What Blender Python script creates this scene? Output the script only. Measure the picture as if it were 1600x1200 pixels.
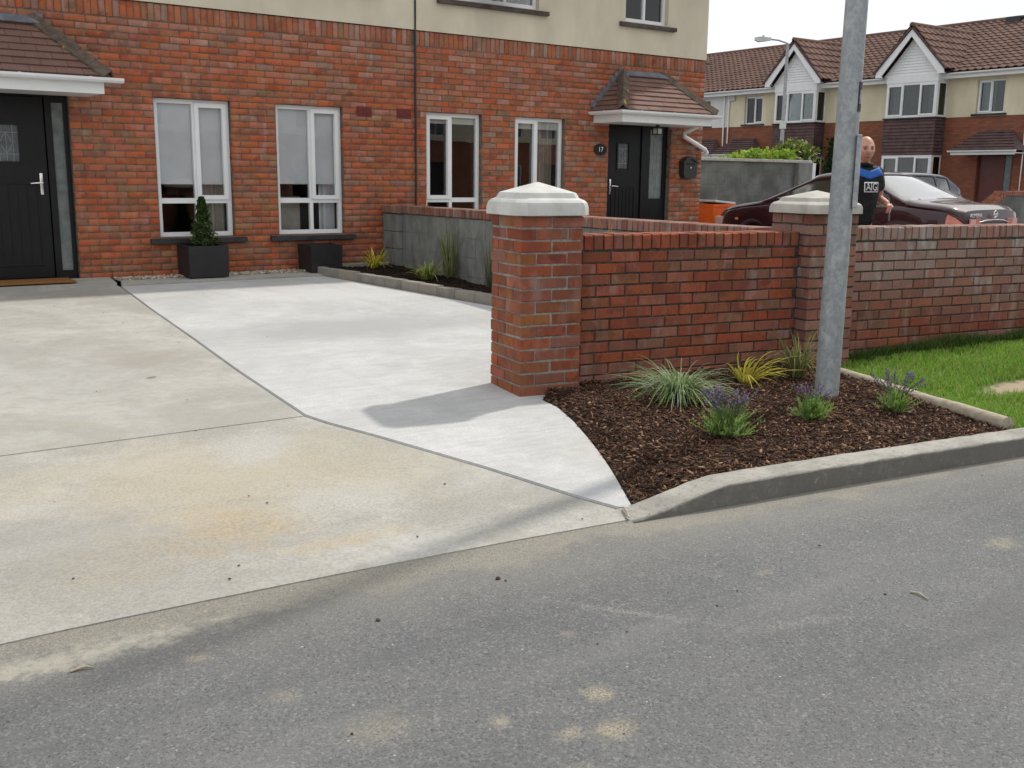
import bpy, bmesh, math, random
import numpy as np
from mathutils import Matrix, Vector, Euler
random.seed(7); rng=np.random.default_rng(7)
for o in list(bpy.data.objects): bpy.data.objects.remove(o)
SC=bpy.context.scene; COL=SC.collection
# ---------------- camera ----------------
FPX,PITCH,YAW,ROLL=1610.05,0.197383,0.620672,0.011485
CAM=Vector((-3.68045,-12.19197,1.186767))
fw=Vector((math.sin(YAW)*math.cos(PITCH),math.cos(YAW)*math.cos(PITCH),-math.sin(PITCH)))
rt=Vector((math.cos(YAW),-math.sin(YAW),0)); up=rt.cross(fw)
r2=rt*math.cos(ROLL)+up*math.sin(ROLL); u2=-rt*math.sin(ROLL)+up*math.cos(ROLL)
cd=bpy.data.cameras.new('camera'); cam=bpy.data.objects.new('camera',cd); COL.objects.link(cam)
cd.sensor_fit='HORIZONTAL'; cd.sensor_width=36; cd.lens=FPX/1600*36; cd.clip_start=.05; cd.clip_end=900
cam.matrix_world=Matrix(((r2.x,u2.x,-fw.x,CAM.x),(r2.y,u2.y,-fw.y,CAM.y),(r2.z,u2.z,-fw.z,CAM.z),(0,0,0,1)))
SC.camera=cam
SC.render.resolution_x=1024; SC.render.resolution_y=768
# ---------------- sky and sun ----------------
SUN_EL=math.radians(48); SUN_AZ=math.atan2(.975,.22)      # azimuth clockwise from +Y
W=bpy.data.worlds.new('World'); SC.world=W; W.use_nodes=True
wt=W.node_tree; wt.nodes.clear()
def wn(t,**k):
    n=wt.nodes.new(t)
    for a,b in k.items(): setattr(n,a,b)
    return n
sky=wn('ShaderNodeTexSky',sky_type='NISHITA',sun_disc=False,sun_elevation=SUN_EL,sun_rotation=SUN_AZ)
sky.air_density=1.0; sky.dust_density=2.0
tc=wn('ShaderNodeTexCoord'); mp=wn('ShaderNodeMapping'); mp.inputs['Scale'].default_value=(1.6,1.6,4.5)
wt.links.new(tc.outputs['Generated'],mp.inputs['Vector'])
nz=wn('ShaderNodeTexNoise'); nz.inputs['Scale'].default_value=1.7; nz.inputs['Detail'].default_value=6
wt.links.new(mp.outputs[0],nz.inputs['Vector'])
cr=wn('ShaderNodeValToRGB'); cr.color_ramp.elements[0].position=.3; cr.color_ramp.elements[1].position=.68
cr.color_ramp.elements[0].color=(7.6,7.95,8.4,1); cr.color_ramp.elements[1].color=(9.3,9.35,9.4,1)
wt.links.new(nz.outputs[0],cr.inputs[0])
mx=wn('ShaderNodeMixRGB'); mx.inputs[0].default_value=.93
wt.links.new(sky.outputs[0],mx.inputs[1]); wt.links.new(cr.outputs[0],mx.inputs[2])
bg=wn('ShaderNodeBackground'); bg.inputs['Strength'].default_value=.1
wo=wn('ShaderNodeOutputWorld'); wt.links.new(mx.outputs[0],bg.inputs[0]); wt.links.new(bg.outputs[0],wo.inputs[0])
sl=bpy.data.lights.new('sun','SUN'); sl.energy=2.6; sl.angle=math.radians(1.7); sl.color=(1,.95,.87)
sun=bpy.data.objects.new('sun',sl); COL.objects.link(sun)
sd=Vector((math.sin(SUN_AZ)*math.cos(SUN_EL),math.cos(SUN_AZ)*math.cos(SUN_EL),math.sin(SUN_EL)))
sun.rotation_euler=sd.to_track_quat('Z','Y').to_euler(); sun.location=(20,10,30)
vs=SC.view_settings; vs.view_transform='Standard'; vs.look='None'; vs.gamma=1; vs.exposure=0.26; vs.use_curve_mapping=False
# ---------------- material helpers ----------------
class NT:
    def __init__(s,name):
        s.m=bpy.data.materials.new(name); s.m.use_nodes=True; s.t=s.m.node_tree; s.t.nodes.clear()
        s.geo=s.t.nodes.new('ShaderNodeNewGeometry'); s.P=s.geo.outputs['Position']
    def n(s,t,**k):
        x=s.t.nodes.new(t)
        for a,b in k.items(): setattr(x,a,b)
        return x
    def put(s,inp,v):
        if isinstance(v,bpy.types.NodeSocket): s.t.links.new(v,inp)
        elif isinstance(v,(int,float)) and inp.type in('RGBA',): inp.default_value=(v,v,v,1)
        elif isinstance(v,(tuple,list)) and inp.type=='RGBA': inp.default_value=(*v[:3],1)
        else: inp.default_value=v
    def map(s,v,scale=(1,1,1),rot=(0,0,0),loc=(0,0,0)):
        x=s.n('ShaderNodeMapping'); s.put(x.inputs[0],v); x.inputs['Scale'].default_value=scale; x.inputs['Rotation'].default_value=rot; x.inputs['Location'].default_value=loc
        return x.outputs[0]
    def noise(s,scale,detail=4,rough=.55,v=None,dist=0):
        x=s.n('ShaderNodeTexNoise'); s.put(x.inputs['Vector'],v or s.P); x.inputs['Scale'].default_value=scale; x.inputs['Detail'].default_value=detail; x.inputs['Roughness'].default_value=rough; x.inputs['Distortion'].default_value=dist
        return x.outputs[0]
    def vor(s,scale,v=None,out='Distance',feature='F1'):
        x=s.n('ShaderNodeTexVoronoi',feature=feature); s.put(x.inputs['Vector'],v or s.P); x.inputs['Scale'].default_value=scale
        return x.outputs[out]
    def rng(s,f,a,b,c=0,d=1,smooth=True):
        x=s.n('ShaderNodeMapRange'); x.interpolation_type='SMOOTHSTEP' if smooth else 'LINEAR'
        s.put(x.inputs[0],f)
        for i,v in enumerate((a,b,c,d)): x.inputs[i+1].default_value=v
        return x.outputs[0]
    def math(s,op,a,b=0):
        x=s.n('ShaderNodeMath',operation=op); s.put(x.inputs[0],a); s.put(x.inputs[1],b); return x.outputs[0]
    def mix(s,f,a,b,mode='MIX'):
        x=s.n('ShaderNodeMixRGB',blend_type=mode); s.put(x.inputs[0],f); s.put(x.inputs[1],a); s.put(x.inputs[2],b); return x.outputs[0]
    def ramp(s,f,pts):
        x=s.n('ShaderNodeValToRGB'); s.put(x.inputs[0],f); e=x.color_ramp.elements
        while len(e)<len(pts): e.new(.5)
        for el,(p,c) in zip(e,pts): el.position=p; el.color=(*c[:3],1) if isinstance(c,(tuple,list)) else (c,c,c,1)
        return x.outputs[0]
    def spot(s,x,y,rx,ry,soft=.75,amp=.5,nscale=3,ang=0):
        v=s.map(s.P,(1/rx,1/ry,0),(0,0,0),(-x/rx,-y/ry,0))
        if ang: # rotate round the spot
            v0=s.n('ShaderNodeVectorRotate'); v0.rotation_type='Z_AXIS'; s.put(v0.inputs['Vector'],s.P); v0.inputs['Center'].default_value=(x,y,0); v0.inputs['Angle'].default_value=ang
            v=s.map(v0.outputs[0],(1/rx,1/ry,0),(0,0,0),(-x/rx,-y/ry,0))
        l=s.n('ShaderNodeVectorMath',operation='LENGTH'); s.put(l.inputs[0],v)
        d=s.math('ADD',l.outputs['Value'],s.math('MULTIPLY',s.math('SUBTRACT',s.noise(nscale*1.3,8,.72),.5),amp*3.0))
        return s.rng(d,1,1-soft,0,1)
    def bump(s,h,strength=.5,dist=.01,nrm=None):
        x=s.n('ShaderNodeBump'); s.put(x.inputs['Height'],h); x.inputs['Strength'].default_value=strength; x.inputs['Distance'].default_value=dist
        if nrm: s.put(x.inputs['Normal'],nrm)
        return x.outputs[0]
    def attr(s,name):
        x=s.n('ShaderNodeAttribute'); x.attribute_name=name; return x
    def out(s,col,rough=.8,bump=None,spec=.4,metal=0,**k):
        b=s.n('ShaderNodeBsdfPrincipled'); s.put(b.inputs['Base Color'],col); s.put(b.inputs['Roughness'],rough); b.inputs['Specular IOR Level'].default_value=spec; s.put(b.inputs['Metallic'],metal)
        if bump: s.put(b.inputs['Normal'],bump)
        for a,v in k.items(): s.put(b.inputs[a.replace('_',' ')],v)
        o=s.n('ShaderNodeOutputMaterial'); s.t.links.new(b.outputs[0],o.inputs[0]); return s.m
def plain(name,col,rough=.6,var=.12,scale=14,bump=.1,spec=.4,**k):
    t=NT(name); f=t.noise(scale,5,.6)
    c=t.mix(t.rng(f,.3,.7),tuple(x*(1-var) for x in col),tuple(min(1,x*(1+var)) for x in col))
    return t.out(c,rough,t.bump(t.noise(scale*6,4),bump,.004) if bump else None,spec,**k)
def brick_mat(name,grime=(.17,.12,.095),pale=(.5,.42,.38),palef=.35,blotch=26,soot=.4,patch=.75,buff=(.36,.21,.11)):
    t=NT(name); oi=t.n('ShaderNodeObjectInfo'); at=t.attr('bc')
    base=t.mix(1,oi.outputs['Color'],at.outputs['Color'],'MULTIPLY')
    wth=t.math('MULTIPLY',oi.outputs['Alpha'],at.outputs['Alpha'])
    v=t.map(t.P,(1,1,.55))
    n1=t.noise(blotch,4,.6,v); n2=t.noise(11,3,.5,t.map(t.P,(1,1,.35),loc=(7,3,1))); n3=t.noise(160,4,.65)
    vd=t.n('ShaderNodeVectorMath',operation='ADD'); t.put(vd.inputs[0],t.map(t.P,(9.5,9.5,13.3))); t.put(vd.inputs[1],t.mix(1,t.noise(20,3),(.9,.9,.9),'MULTIPLY'))
    vc=t.n('ShaderNodeTexVoronoi'); t.put(vc.inputs['Vector'],vd.outputs[0]); vc.inputs['Scale'].default_value=1; sv=t.n('ShaderNodeSeparateColor'); t.put(sv.inputs[0],vc.outputs['Color'])
    c=t.mix(t.rng(sv.outputs[0],.55,.75,0,patch),base,t.mix(1,base,(.62,.80,.95),'MULTIPLY')); c=t.mix(t.rng(sv.outputs[1],.70,.85,0,patch),c,t.mix(.55,c,buff)); c=t.mix(t.rng(sv.outputs[2],.72,.85,0,patch*.9),c,t.mix(1,c,(.5,.45,.5),'MULTIPLY'))
    c=t.mix(t.rng(n1,.45,.68,0,soot),c,grime)
    c=t.mix(t.math('MULTIPLY',t.rng(n2,.52,.72),t.math('ADD',.15,t.math('MULTIPLY',wth,.9))),c,pale)
    c=t.mix(t.math('MULTIPLY',wth,t.rng(n3,.35,.65,.35,1)),c,pale)
    c=t.mix(t.rng(n3,.3,.75,0,palef),c,t.mix(.6,c,(.05,.03,.03)))
    h=t.math('ADD',t.math('MULTIPLY',n3,.6),t.math('MULTIPLY',n1,.7))
    return t.out(c,.9,t.bump(h,.55,.006),.25)
MAT={}
MAT['brick']=brick_mat('facade_brick',pale=(.46,.39,.35),palef=.3,patch=.48,soot=.2)
MAT['brick_front']=brick_mat('wall_brick',grime=(.14,.06,.045),pale=(.43,.385,.355),palef=.35,blotch=34,soot=.5,patch=.45,buff=(.22,.09,.05))
def mortar(name,c1,c2):
    t=NT(name); f=t.noise(30,5,.6); return t.out(t.mix(t.rng(f,.35,.65),c1,c2),.95,t.bump(t.noise(220,3),.6,.004),.2)
MAT['mortar']=mortar('facade_mortar',(.13,.095,.075),(.20,.155,.125))
MAT['mortar_dark']=mortar('wall_mortar',(.045,.04,.036),(.10,.092,.082))
MAT['mortar_grey']=mortar('pillar_mortar',(.21,.20,.18),(.31,.30,.27))
def render_mat(name,col,stain=.82):
    t=NT(name); f=t.noise(1.4,5,.6,t.map(t.P,(1,1,.45))); g=t.noise(5,6,.7,t.map(t.P,(1,1,.22)))
    c=t.mix(t.rng(f,.3,.7),tuple(x*stain for x in col),col); c=t.mix(t.rng(g,.52,.8,0,.35),c,tuple(x*.66 for x in col))
    return t.out(c,.95,t.bump(t.noise(170,5,.7),.5,.006),.2)
MAT['render']=render_mat('cream_render',(.70,.63,.49))
MAT['render_far']=render_mat('pale_cream_render',(.70,.63,.46)); MAT['render_white']=render_mat('white_render',(.72,.72,.70))
# concrete
def conc(name,build):
    t=NT(name); return build(t)
def _new(t):
    n=t.noise(1.1,5,.6,dist=.6); f=t.noise(9,6,.7,t.map(t.P,(.5,2.2,1))); s=t.noise(260,3,.6)
    c=t.mix(t.rng(n,.3,.7),(.46,.46,.452),(.575,.575,.567)); c=t.mix(t.rng(f,.38,.72,0,.55),c,(.40,.392,.37)); c=t.mix(t.rng(t.noise(3.2,6,.7,t.map(t.P,(1,.8,1),loc=(3,9,0))),.5,.68,0,.5),c,(.62,.62,.612))
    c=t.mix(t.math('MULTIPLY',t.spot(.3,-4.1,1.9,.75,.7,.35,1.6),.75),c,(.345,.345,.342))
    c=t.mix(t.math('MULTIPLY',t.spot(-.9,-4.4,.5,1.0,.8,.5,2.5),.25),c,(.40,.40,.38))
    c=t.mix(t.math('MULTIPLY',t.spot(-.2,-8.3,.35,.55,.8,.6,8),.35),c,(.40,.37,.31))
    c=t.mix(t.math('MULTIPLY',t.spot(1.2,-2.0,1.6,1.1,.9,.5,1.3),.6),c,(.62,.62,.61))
    pit=t.rng(t.vor(52,t.map(t.P,(1,1,0))),.05,.10,1,0)
    pit=t.math('MULTIPLY',pit,t.rng(t.noise(2.5,2),.5,.62))
    c=t.mix(t.math('MULTIPLY',pit,.6),c,(.26,.25,.23)); c=t.mix(t.rng(t.noise(70,5,.75),.42,.62,0,.30),c,(.33,.33,.32)); br_=t.noise(22,6,.75,t.map(t.P,(.25,5,1),(0,0,.12))); c=t.mix(t.rng(br_,.5,.66,0,.38),c,(.37,.37,.36)); c=t.mix(t.rng(t.noise(.8,5,.6,t.map(t.P,(2.6,.4,1),(0,0,-.12))),.55,.7,0,.35),c,(.36,.355,.345))
    h=t.math('ADD',t.math('MULTIPLY',br_,.9),t.math('MULTIPLY',t.noise(90,4,.7),.6))
    return t.out(c,.9,t.bump(h,.6,.008),.25)
MAT['conc_new']=conc('new_concrete',_new)
def _old(t):
    n=t.noise(.9,6,.62,dist=.8); f=t.noise(5,6,.7); s=t.noise(75,5,.8); g=t.noise(130,3,.7)
    c=t.mix(t.rng(n,.32,.68),(.345,.335,.305),(.47,.458,.425)); c=t.mix(t.rng(f,.4,.72,0,.6),c,(.37,.345,.285)); c=t.mix(t.rng(t.noise(13,6,.75,dist=.5),.42,.66,0,.4),c,(.30,.285,.255)); c=t.mix(t.rng(t.noise(2.3,6,.7,t.map(t.P,(1,1,1),loc=(5,2,0))),.52,.7,0,.5),c,(.50,.49,.46))
    c=t.mix(t.math('MULTIPLY',t.spot(-2.05,-7.6,1.7,1.1,.9,.6,1.2),.75),c,(.43,.385,.285))
    c=t.mix(t.math('MULTIPLY',t.spot(-2.25,-8.25,.42,.38,.95,1.0,4),.62),c,(.44,.34,.20))
    c=t.mix(t.math('MULTIPLY',t.spot(-1.9,-8.62,.45,.12,.9,1.0,6),.45),c,(.46,.37,.22))
    c=t.mix(t.math('MULTIPLY',t.spot(-2.75,-8.35,.5,.4,.9,.7,4),.45),c,(.35,.31,.23))
    c=t.mix(t.math('MULTIPLY',t.spot(-1.75,-8.2,.4,.4,.9,.7,4),.7),c,(.47,.46,.42))
    c=t.mix(t.math('MULTIPLY',t.spot(-1.75,-7.2,.28,.5,.8,.6,3,.5),.65),c,(.48,.47,.45))
    c=t.mix(t.math('MULTIPLY',t.spot(-1.1,-1.1,.9,.4,.8,.6,3),.45),c,(.25,.22,.19))
    c=t.mix(t.math('MULTIPLY',t.spot(-2.2,-4.8,1.1,1.7,.9,.6,1.4),.35),c,(.31,.31,.295))
    c=t.mix(t.math('MULTIPLY',t.spot(-1.6,-4.6,.42,.5,.9,.7,3),.35),c,(.29,.25,.21))
    c=t.mix(t.math('MULTIPLY',t.spot(-3.0,-8.0,.7,.5,.9,.7,3),.5),c,(.27,.265,.25))
    sep=t.n('ShaderNodeSeparateXYZ'); t.put(sep.inputs[0],t.P)
    fr=t.rng(sep.outputs[1],-6.5,-6.9,.35,1)       # the front slab is worn to its aggregate
    agg=t.math('MULTIPLY',t.rng(s,.42,.62),fr)
    c=t.mix(t.math('MULTIPLY',agg,t.rng(n,.3,.7,.55,.28)),c,(.20,.19,.17)); c=t.mix(t.math('MULTIPLY',t.rng(g,.58,.72),t.math('MULTIPLY',fr,.4)),c,(.55,.53,.48))
    pit=t.math('MULTIPLY',t.rng(t.vor(23,t.map(t.P,(1,1,0))),.03,.07,1,0),t.rng(t.noise(1.7,3),.52,.62))
    c=t.mix(t.math('MULTIPLY',pit,.75),c,(.13,.12,.11))
    h=t.math('ADD',t.math('MULTIPLY',s,1.0),t.math('MULTIPLY',t.noise(18,5),.5))
    return t.out(c,.92,t.bump(h,.5,.008),.2)
MAT['conc_old']=conc('old_concrete',_old)
def _kerb(t):
    f=t.noise(4,6,.7); s=t.noise(190,4,.65); c=t.mix(t.rng(f,.3,.7),(.31,.295,.26),(.46,.44,.39)); face_dark=t.math('ADD',t.attr('bc').outputs['Alpha'],t.math('MULTIPLY',t.math('SUBTRACT',t.noise(11,6,.75),.5),1.1)); c=t.mix(t.rng(face_dark,.50,1.0,0,.85),c,(.125,.118,.105)); c=t.mix(t.rng(t.noise(34,6,.8),.5,.68,0,.6),c,(.10,.095,.085)); c=t.mix(t.rng(t.noise(17,6,.75,t.map(t.P,(1,1,1),loc=(4,4,4))),.55,.72,0,.45),c,(.46,.44,.40)); c=t.mix(t.rng(s,.4,.65,0,.45),c,(.2,.195,.18))  # upright face darkened: grime, plus its shade put into the colour
    pit=t.rng(t.vor(30),.05,.12,1,0); c=t.mix(t.math('MULTIPLY',pit,t.rng(t.noise(3),.5,.6,0,.6)),c,(.1,.1,.09))
    return t.out(c,.93,t.bump(t.math('ADD',s,t.math('MULTIPLY',f,1.5)),.6,.008),.2)
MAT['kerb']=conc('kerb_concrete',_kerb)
MAT['block']=(lambda t:t.out(t.mix(t.rng(t.noise(7,6,.65,t.map(t.P,(1,1,.5))),.3,.7),(.155,.16,.15),(.265,.27,.25)),.95,t.bump(t.noise(140,5,.7),.8,.008),.2))(NT('concrete_block'))
MAT['block_dark']=(lambda t:t.out(t.mix(t.rng(t.noise(2.2,6,.65),.3,.7),(.10,.105,.10),(.20,.205,.195)),.95,t.bump(t.noise(90,5,.7),.7,.01),.2))(NT('weathered_block'))
MAT['edging']=(lambda t:t.out(t.mix(t.rng(t.noise(8,6,.65),.3,.7),t.n('ShaderNodeObjectInfo').outputs['Color'],(.30,.28,.24)),.93,t.bump(t.noise(120,5,.7),.6,.006),.2))(NT('edging_stone'))
def _cap(t,c1,c2):
    f=t.noise(6,6,.65); s=t.noise(120,4,.6); c=t.mix(t.rng(f,.3,.7),c1,c2); sp=t.rng(t.vor(40),.06,.1,1,0)
    c=t.mix(t.math('MULTIPLY',sp,t.rng(t.noise(5),.55,.65,0,.5)),c,(.25,.24,.22)); return t.out(c,.85,t.bump(s,.25,.004),.3)
MAT['cap_new']=_cap(NT('new_cap_stone'),(.47,.47,.44),(.60,.60,.57)); MAT['cap_old']=_cap(NT('old_cap_stone'),(.36,.34,.30),(.50,.48,.43))
def _road(t):
    big=t.noise(.5,5,.6); mid=t.noise(3.2,6,.7); s=t.noise(150,4,.8); st=t.vor(125,None,'Color'); bw=t.n('ShaderNodeRGBToBW'); t.put(bw.inputs[0],st)
    c=t.mix(t.rng(big,.3,.7),(.142,.145,.148),(.19,.192,.192)); c=t.mix(t.rng(mid,.4,.75,0,.4),c,(.225,.22,.208))
    c=t.mix(t.rng(bw.outputs[0],.55,.9,0,.5),c,(.33,.33,.325)); c=t.mix(t.rng(s,.49,.36,0,.85),c,(.05,.05,.052))
    v2=t.vor(62,None,'Color'); b2=t.n('ShaderNodeRGBToBW'); t.put(b2.inputs[0],v2); c=t.mix(t.math('MULTIPLY',t.rng(b2.outputs[0],.86,.92),t.rng(t.vor(62),.28,.2)),c,(.5,.5,.48))
    b3=t.n('ShaderNodeRGBToBW'); t.put(b3.inputs[0],t.vor(66,None,'Color')); c=t.mix(t.math('MULTIPLY',t.rng(b3.outputs[0],.22,.12),t.rng(t.vor(66),.42,.25,0,.6)),c,(.07,.07,.072))
    tr=t.noise(1.0,4,.6,t.map(t.P,(.35,2.4,1),(0,0,-.1))); c=t.mix(t.rng(tr,.52,.70,0,.35),c,(.25,.246,.238)); c=t.mix(t.rng(tr,.45,.30,0,.35),c,(.12,.12,.122))
    sand=(.50,.43,.29); g=t.noise(130,3,.7)
    for (x,y,rx,ry,a) in [(-1.87,-10.11,.07,.07,1),(-1.97,-10.29,.10,.07,1),(-2.08,-10.24,.06,.05,.8),(.32,-10.08,.13,.09,.75),(-2.2,-10.08,.05,.05,.8),(-2.49,-9.93,.16,.12,.45),(-2.63,-9.62,.07,.07,.4),(-2.2,-10.4,.12,.07,.5),(-.75,-9.75,.06,.03,.7),(-2.75,-9.25,.06,.05,.7),(-1.7,-9.75,.05,.04,.5)]:
        sp=t.math('MULTIPLY',t.spot(x,y,rx*1.0,ry*1.0,.95,.55,22),t.rng(g,.36,.6,.05,1)); c=t.mix(t.math('MULTIPLY',sp,a*.75),c,sand)
    # dusty channel along the kerb line
    sep=t.n('ShaderNodeSeparateXYZ'); t.put(sep.inputs[0],t.P)
    d=t.math('ADD',sep.outputs[1],t.math('ADD',9.19,t.math('MULTIPLY',sep.outputs[0],.105)))   # ~0 on the kerb, negative into the road
    d=t.math('ADD',d,t.math('MULTIPLY',t.math('SUBTRACT',t.noise(2.2,5,.6),.5),.5))
    c=t.mix(t.math('MULTIPLY',t.rng(d,-.60,-.05,0,.42),t.rng(g,.25,.7,.55,1)),c,(.31,.29,.245))
    d2=t.math('ADD',d,t.math('MULTIPLY',t.math('SUBTRACT',t.noise(14,5,.75),.5),.22)); c=t.mix(t.math('MULTIPLY',t.rng(d2,-.12,-.02),t.rng(g,.34,.6,.05,.55)),c,(.40,.36,.28))
    c=t.mix(t.math('MULTIPLY',t.spot(-3.15,-9.03,.75,.10,.9,.95,13),.85),c,(.43,.405,.34))
    # pale scuffed arc left by a wheel
    c=t.mix(t.math('MULTIPLY',t.spot(-1.42,-9.73,.40,.030,.9,.8,12,.93),t.rng(s,.42,.58,.05,.5)),c,(.36,.35,.325))
    c=t.mix(t.math('MULTIPLY',t.spot(-1.0,-10.12,.30,.05,.9,.8,9,.35),t.rng(s,.42,.58,.02,.4)),c,(.36,.35,.325))
    h=t.math('ADD',t.math('MULTIPLY',s,.8),t.math('MULTIPLY',bw.outputs[0],.35))
    return t.out(c,.93,t.bump(h,.9,.008),.25)
MAT['road']=_road(NT('asphalt'))
MAT['upvc']=plain('white_upvc',(.78,.79,.79),.32,.03,4,0,.5)
MAT['upvc_far']=plain('white_paint',(.74,.75,.76),.45,.04,4,0,.4)
MAT['black']=plain('black_door',(.008,.008,.009),.42,.2,6,.05,.3); MAT['blackmetal']=plain('black_metal',(.02,.02,.022),.4,.2,20,.1,.5)
MAT['sill']=plain('dark_sill',(.035,.036,.038),.7,.3,8,.3,.3); MAT['sill_brown']=plain('brown_sill',(.085,.07,.062),.8,.25,8,.3,.3)
MAT['chrome']=plain('brushed_metal',(.75,.74,.72),.25,.05,10,0,.5,metal=1)
MAT['lead']=plain('lead_sheet',(.15,.165,.19),.55,.25,9,.3,.35)
def glass(name,tint=(.955,.958,.968),rough=.0,k=1.0):
    t=NT(name); f=t.n('ShaderNodeFresnel'); f.inputs[0].default_value=1.55
    g=t.n('ShaderNodeBsdfGlossy'); g.inputs['Roughness'].default_value=rough; g.inputs['Color'].default_value=(1,1,1,1)
    tr=t.n('ShaderNodeBsdfTransparent'); tr.inputs[0].default_value=(*tint,1)
    w=t.bump(t.noise(1.3,2),.05,.02); t.put(g.inputs['Normal'],w)
    m=t.n('ShaderNodeMixShader'); t.t.links.new(t.math('MINIMUM',t.math('MULTIPLY',f.outputs[0],k),1),m.inputs[0]); t.t.links.new(tr.outputs[0],m.inputs[1]); t.t.links.new(g.outputs[0],m.inputs[2])
    o=t.n('ShaderNodeOutputMaterial'); t.t.links.new(m.outputs[0],o.inputs[0]); return t.m
MAT['glass']=glass('window_glass'); MAT['glass_car']=glass('car_glass',(.80,.87,.855),.13,1.9); MAT['glass_dark']=glass('tinted_glass',(.62,.66,.66))
def frosted(name,col): return plain(name,col,.18,.25,9,.05,.6)
MAT['frost']=frosted('frosted_glass',(.16,.19,.185)); MAT['frost_grey']=frosted('leaded_glass',(.10,.12,.125)); MAT['leadline']=plain('lead_came',(.33,.34,.35),.5,.1,30,0)
MAT['blind']=plain('roller_blind',(.90,.93,.93),.85,.05,3,.05,.2); MAT['blind_beige']=plain('beige_blind',(.74,.75,.68),.85,.05,3,.05,.2)
MAT['curtain']=plain('curtain_cloth',(.50,.46,.38),.95,.15,6,.1,.2); MAT['room']=plain('room_wall',(.16,.14,.125),.9,.2,2,0,.2)
def _tile(t,c1,c2,c3):
    oi=t.n('ShaderNodeObjectInfo'); f=t.noise(5,6,.7); s=t.noise(95,5,.7)
    c=t.mix(t.rng(f,.3,.7),c1,c2); c=t.mix(oi.outputs['Random'],c,t.mix(.5,c,c3)); c=t.mix(t.rng(s,.4,.7,0,.5),c,(.09,.06,.05)); c=t.mix(t.rng(t.noise(14,5,.6),.62,.75,0,.35),c,(.2,.19,.17))
    return t.out(c,.85,t.bump(s,.6,.006),.25)
MAT['tile']=_tile(NT('roof_tile'),(.155,.085,.068),(.215,.115,.09),(.24,.15,.12))
MAT['hip']=(lambda t:t.out(t.mix(t.math('MULTIPLY',t.rng(t.noise(7,4,.5),.66,.7),.9),t.mix(t.rng(t.noise(12,5,.6),.3,.7),(.085,.065,.05),(.15,.115,.09)),(.50,.34,.03)),.9,t.bump(t.noise(70,5),.6,.008),.2))(NT('hip_tile'))
def _far(t):
    f=t.noise(1.2,6,.65); c=t.mix(t.rng(f,.3,.7),(.115,.066,.053),(.175,.10,.078)); c=t.mix(t.rng(t.noise(9,5,.6),.5,.7,0,.5),c,(.10,.085,.072)); return t.out(c,.9,t.bump(t.noise(40,4),.4,.02),.2)
MAT['tile_far']=_far(NT('pantile')); MAT['tile_hung']=(lambda t:t.out(t.mix(t.rng(t.noise(4,6,.7),.3,.7),(.075,.046,.045),(.125,.08,.075)),.85,t.bump(t.noise(40,4),.4,.01),.25))(NT('hung_tile'))
def _bfar(t):
    b=t.n('ShaderNodeTexBrick'); sx=t.n('ShaderNodeSeparateXYZ'); t.put(sx.inputs[0],t.P); cx=t.n('ShaderNodeCombineXYZ'); t.put(cx.inputs[0],t.math('ADD',sx.outputs[1],sx.outputs[0])); t.put(cx.inputs[1],sx.outputs[2]); t.put(b.inputs['Vector'],cx.outputs[0])
    b.inputs['Scale'].default_value=1; b.inputs['Brick Width'].default_value=.225; b.inputs['Row Height'].default_value=.075; b.inputs['Mortar Size'].default_value=.008
    for i,c in ((1,(.32,.10,.045,1)),(2,(.20,.07,.045,1)),(3,(.12,.085,.07,1))): b.inputs[i].default_value=c
    return t.out(t.mix(t.rng(t.noise(1.5,5),.35,.7,0,.5),b.outputs[0],(.17,.08,.055)),.95,t.bump(b.outputs['Fac'],-.5,.01),.2)
MAT['brick_far']=_bfar(NT('far_brick'))
def _galv(t):
    v=t.vor(26,t.map(t.P,(1,1,.8)),'Color'); bw=t.n('ShaderNodeRGBToBW'); t.put(bw.inputs[0],v)
    f=t.noise(38,5,.7,t.map(t.P,(1,1,.75))); g=t.noise(11,4,.6,t.map(t.P,(1,1,.8)))
    c=t.mix(t.rng(f,.35,.68),(.26,.28,.295),(.38,.40,.405)); c=t.mix(t.rng(bw.outputs[0],.3,.8,0,.35),c,(.33,.355,.37)); c=t.mix(t.rng(g,.52,.66,0,.55),c,(.50,.505,.50))
    return t.out(c,.62,t.bump(f,.2,.004),.4,.25)
MAT['galv']=_galv(NT('galvanised_steel'))
MAT['tape']=plain('black_tape',(.015,.016,.02),.45,.3,40,.3); MAT['label_grey']=plain('grey_label',(.28,.30,.31),.5,.4,60,.1)
MAT['soil']=(lambda t:t.out(t.mix(t.rng(t.noise(30,6,.7),.3,.7),(.018,.012,.009),(.05,.033,.024)),.98,t.bump(t.noise(70,6,.75),1,.02),.15))(NT('dark_soil'))
def vcol(name,rough=.9,trans=0,spec=.2,var=.25,sc=60):
    t=NT(name); a=t.attr('bc').outputs['Color']; c=t.mix(t.rng(t.noise(sc,3),.3,.7,0,var),a,t.mix(1,a,(.45,.45,.45),'MULTIPLY'))
    if not trans: return t.out(c,rough,None,spec)
    b=t.n('ShaderNodeBsdfPrincipled'); t.put(b.inputs['Base Color'],c); b.inputs['Roughness'].default_value=rough; b.inputs['Specular IOR Level'].default_value=spec
    tl=t.n('ShaderNodeBsdfTranslucent'); t.put(tl.inputs[0],c); m=t.n('ShaderNodeMixShader'); m.inputs[0].default_value=trans
    t.t.links.new(b.outputs[0],m.inputs[1]); t.t.links.new(tl.outputs[0],m.inputs[2]); o=t.n('ShaderNodeOutputMaterial'); t.t.links.new(m.outputs[0],o.inputs[0]); return t.m
MAT['chip']=vcol('bark_chip'); MAT['leaf']=vcol('leaf',.6,.3,.3,.15); MAT['flower']=vcol('flower',.8,.2,.2,.2); MAT['pebble']=vcol('pebble',.75,0,.3)
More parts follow.
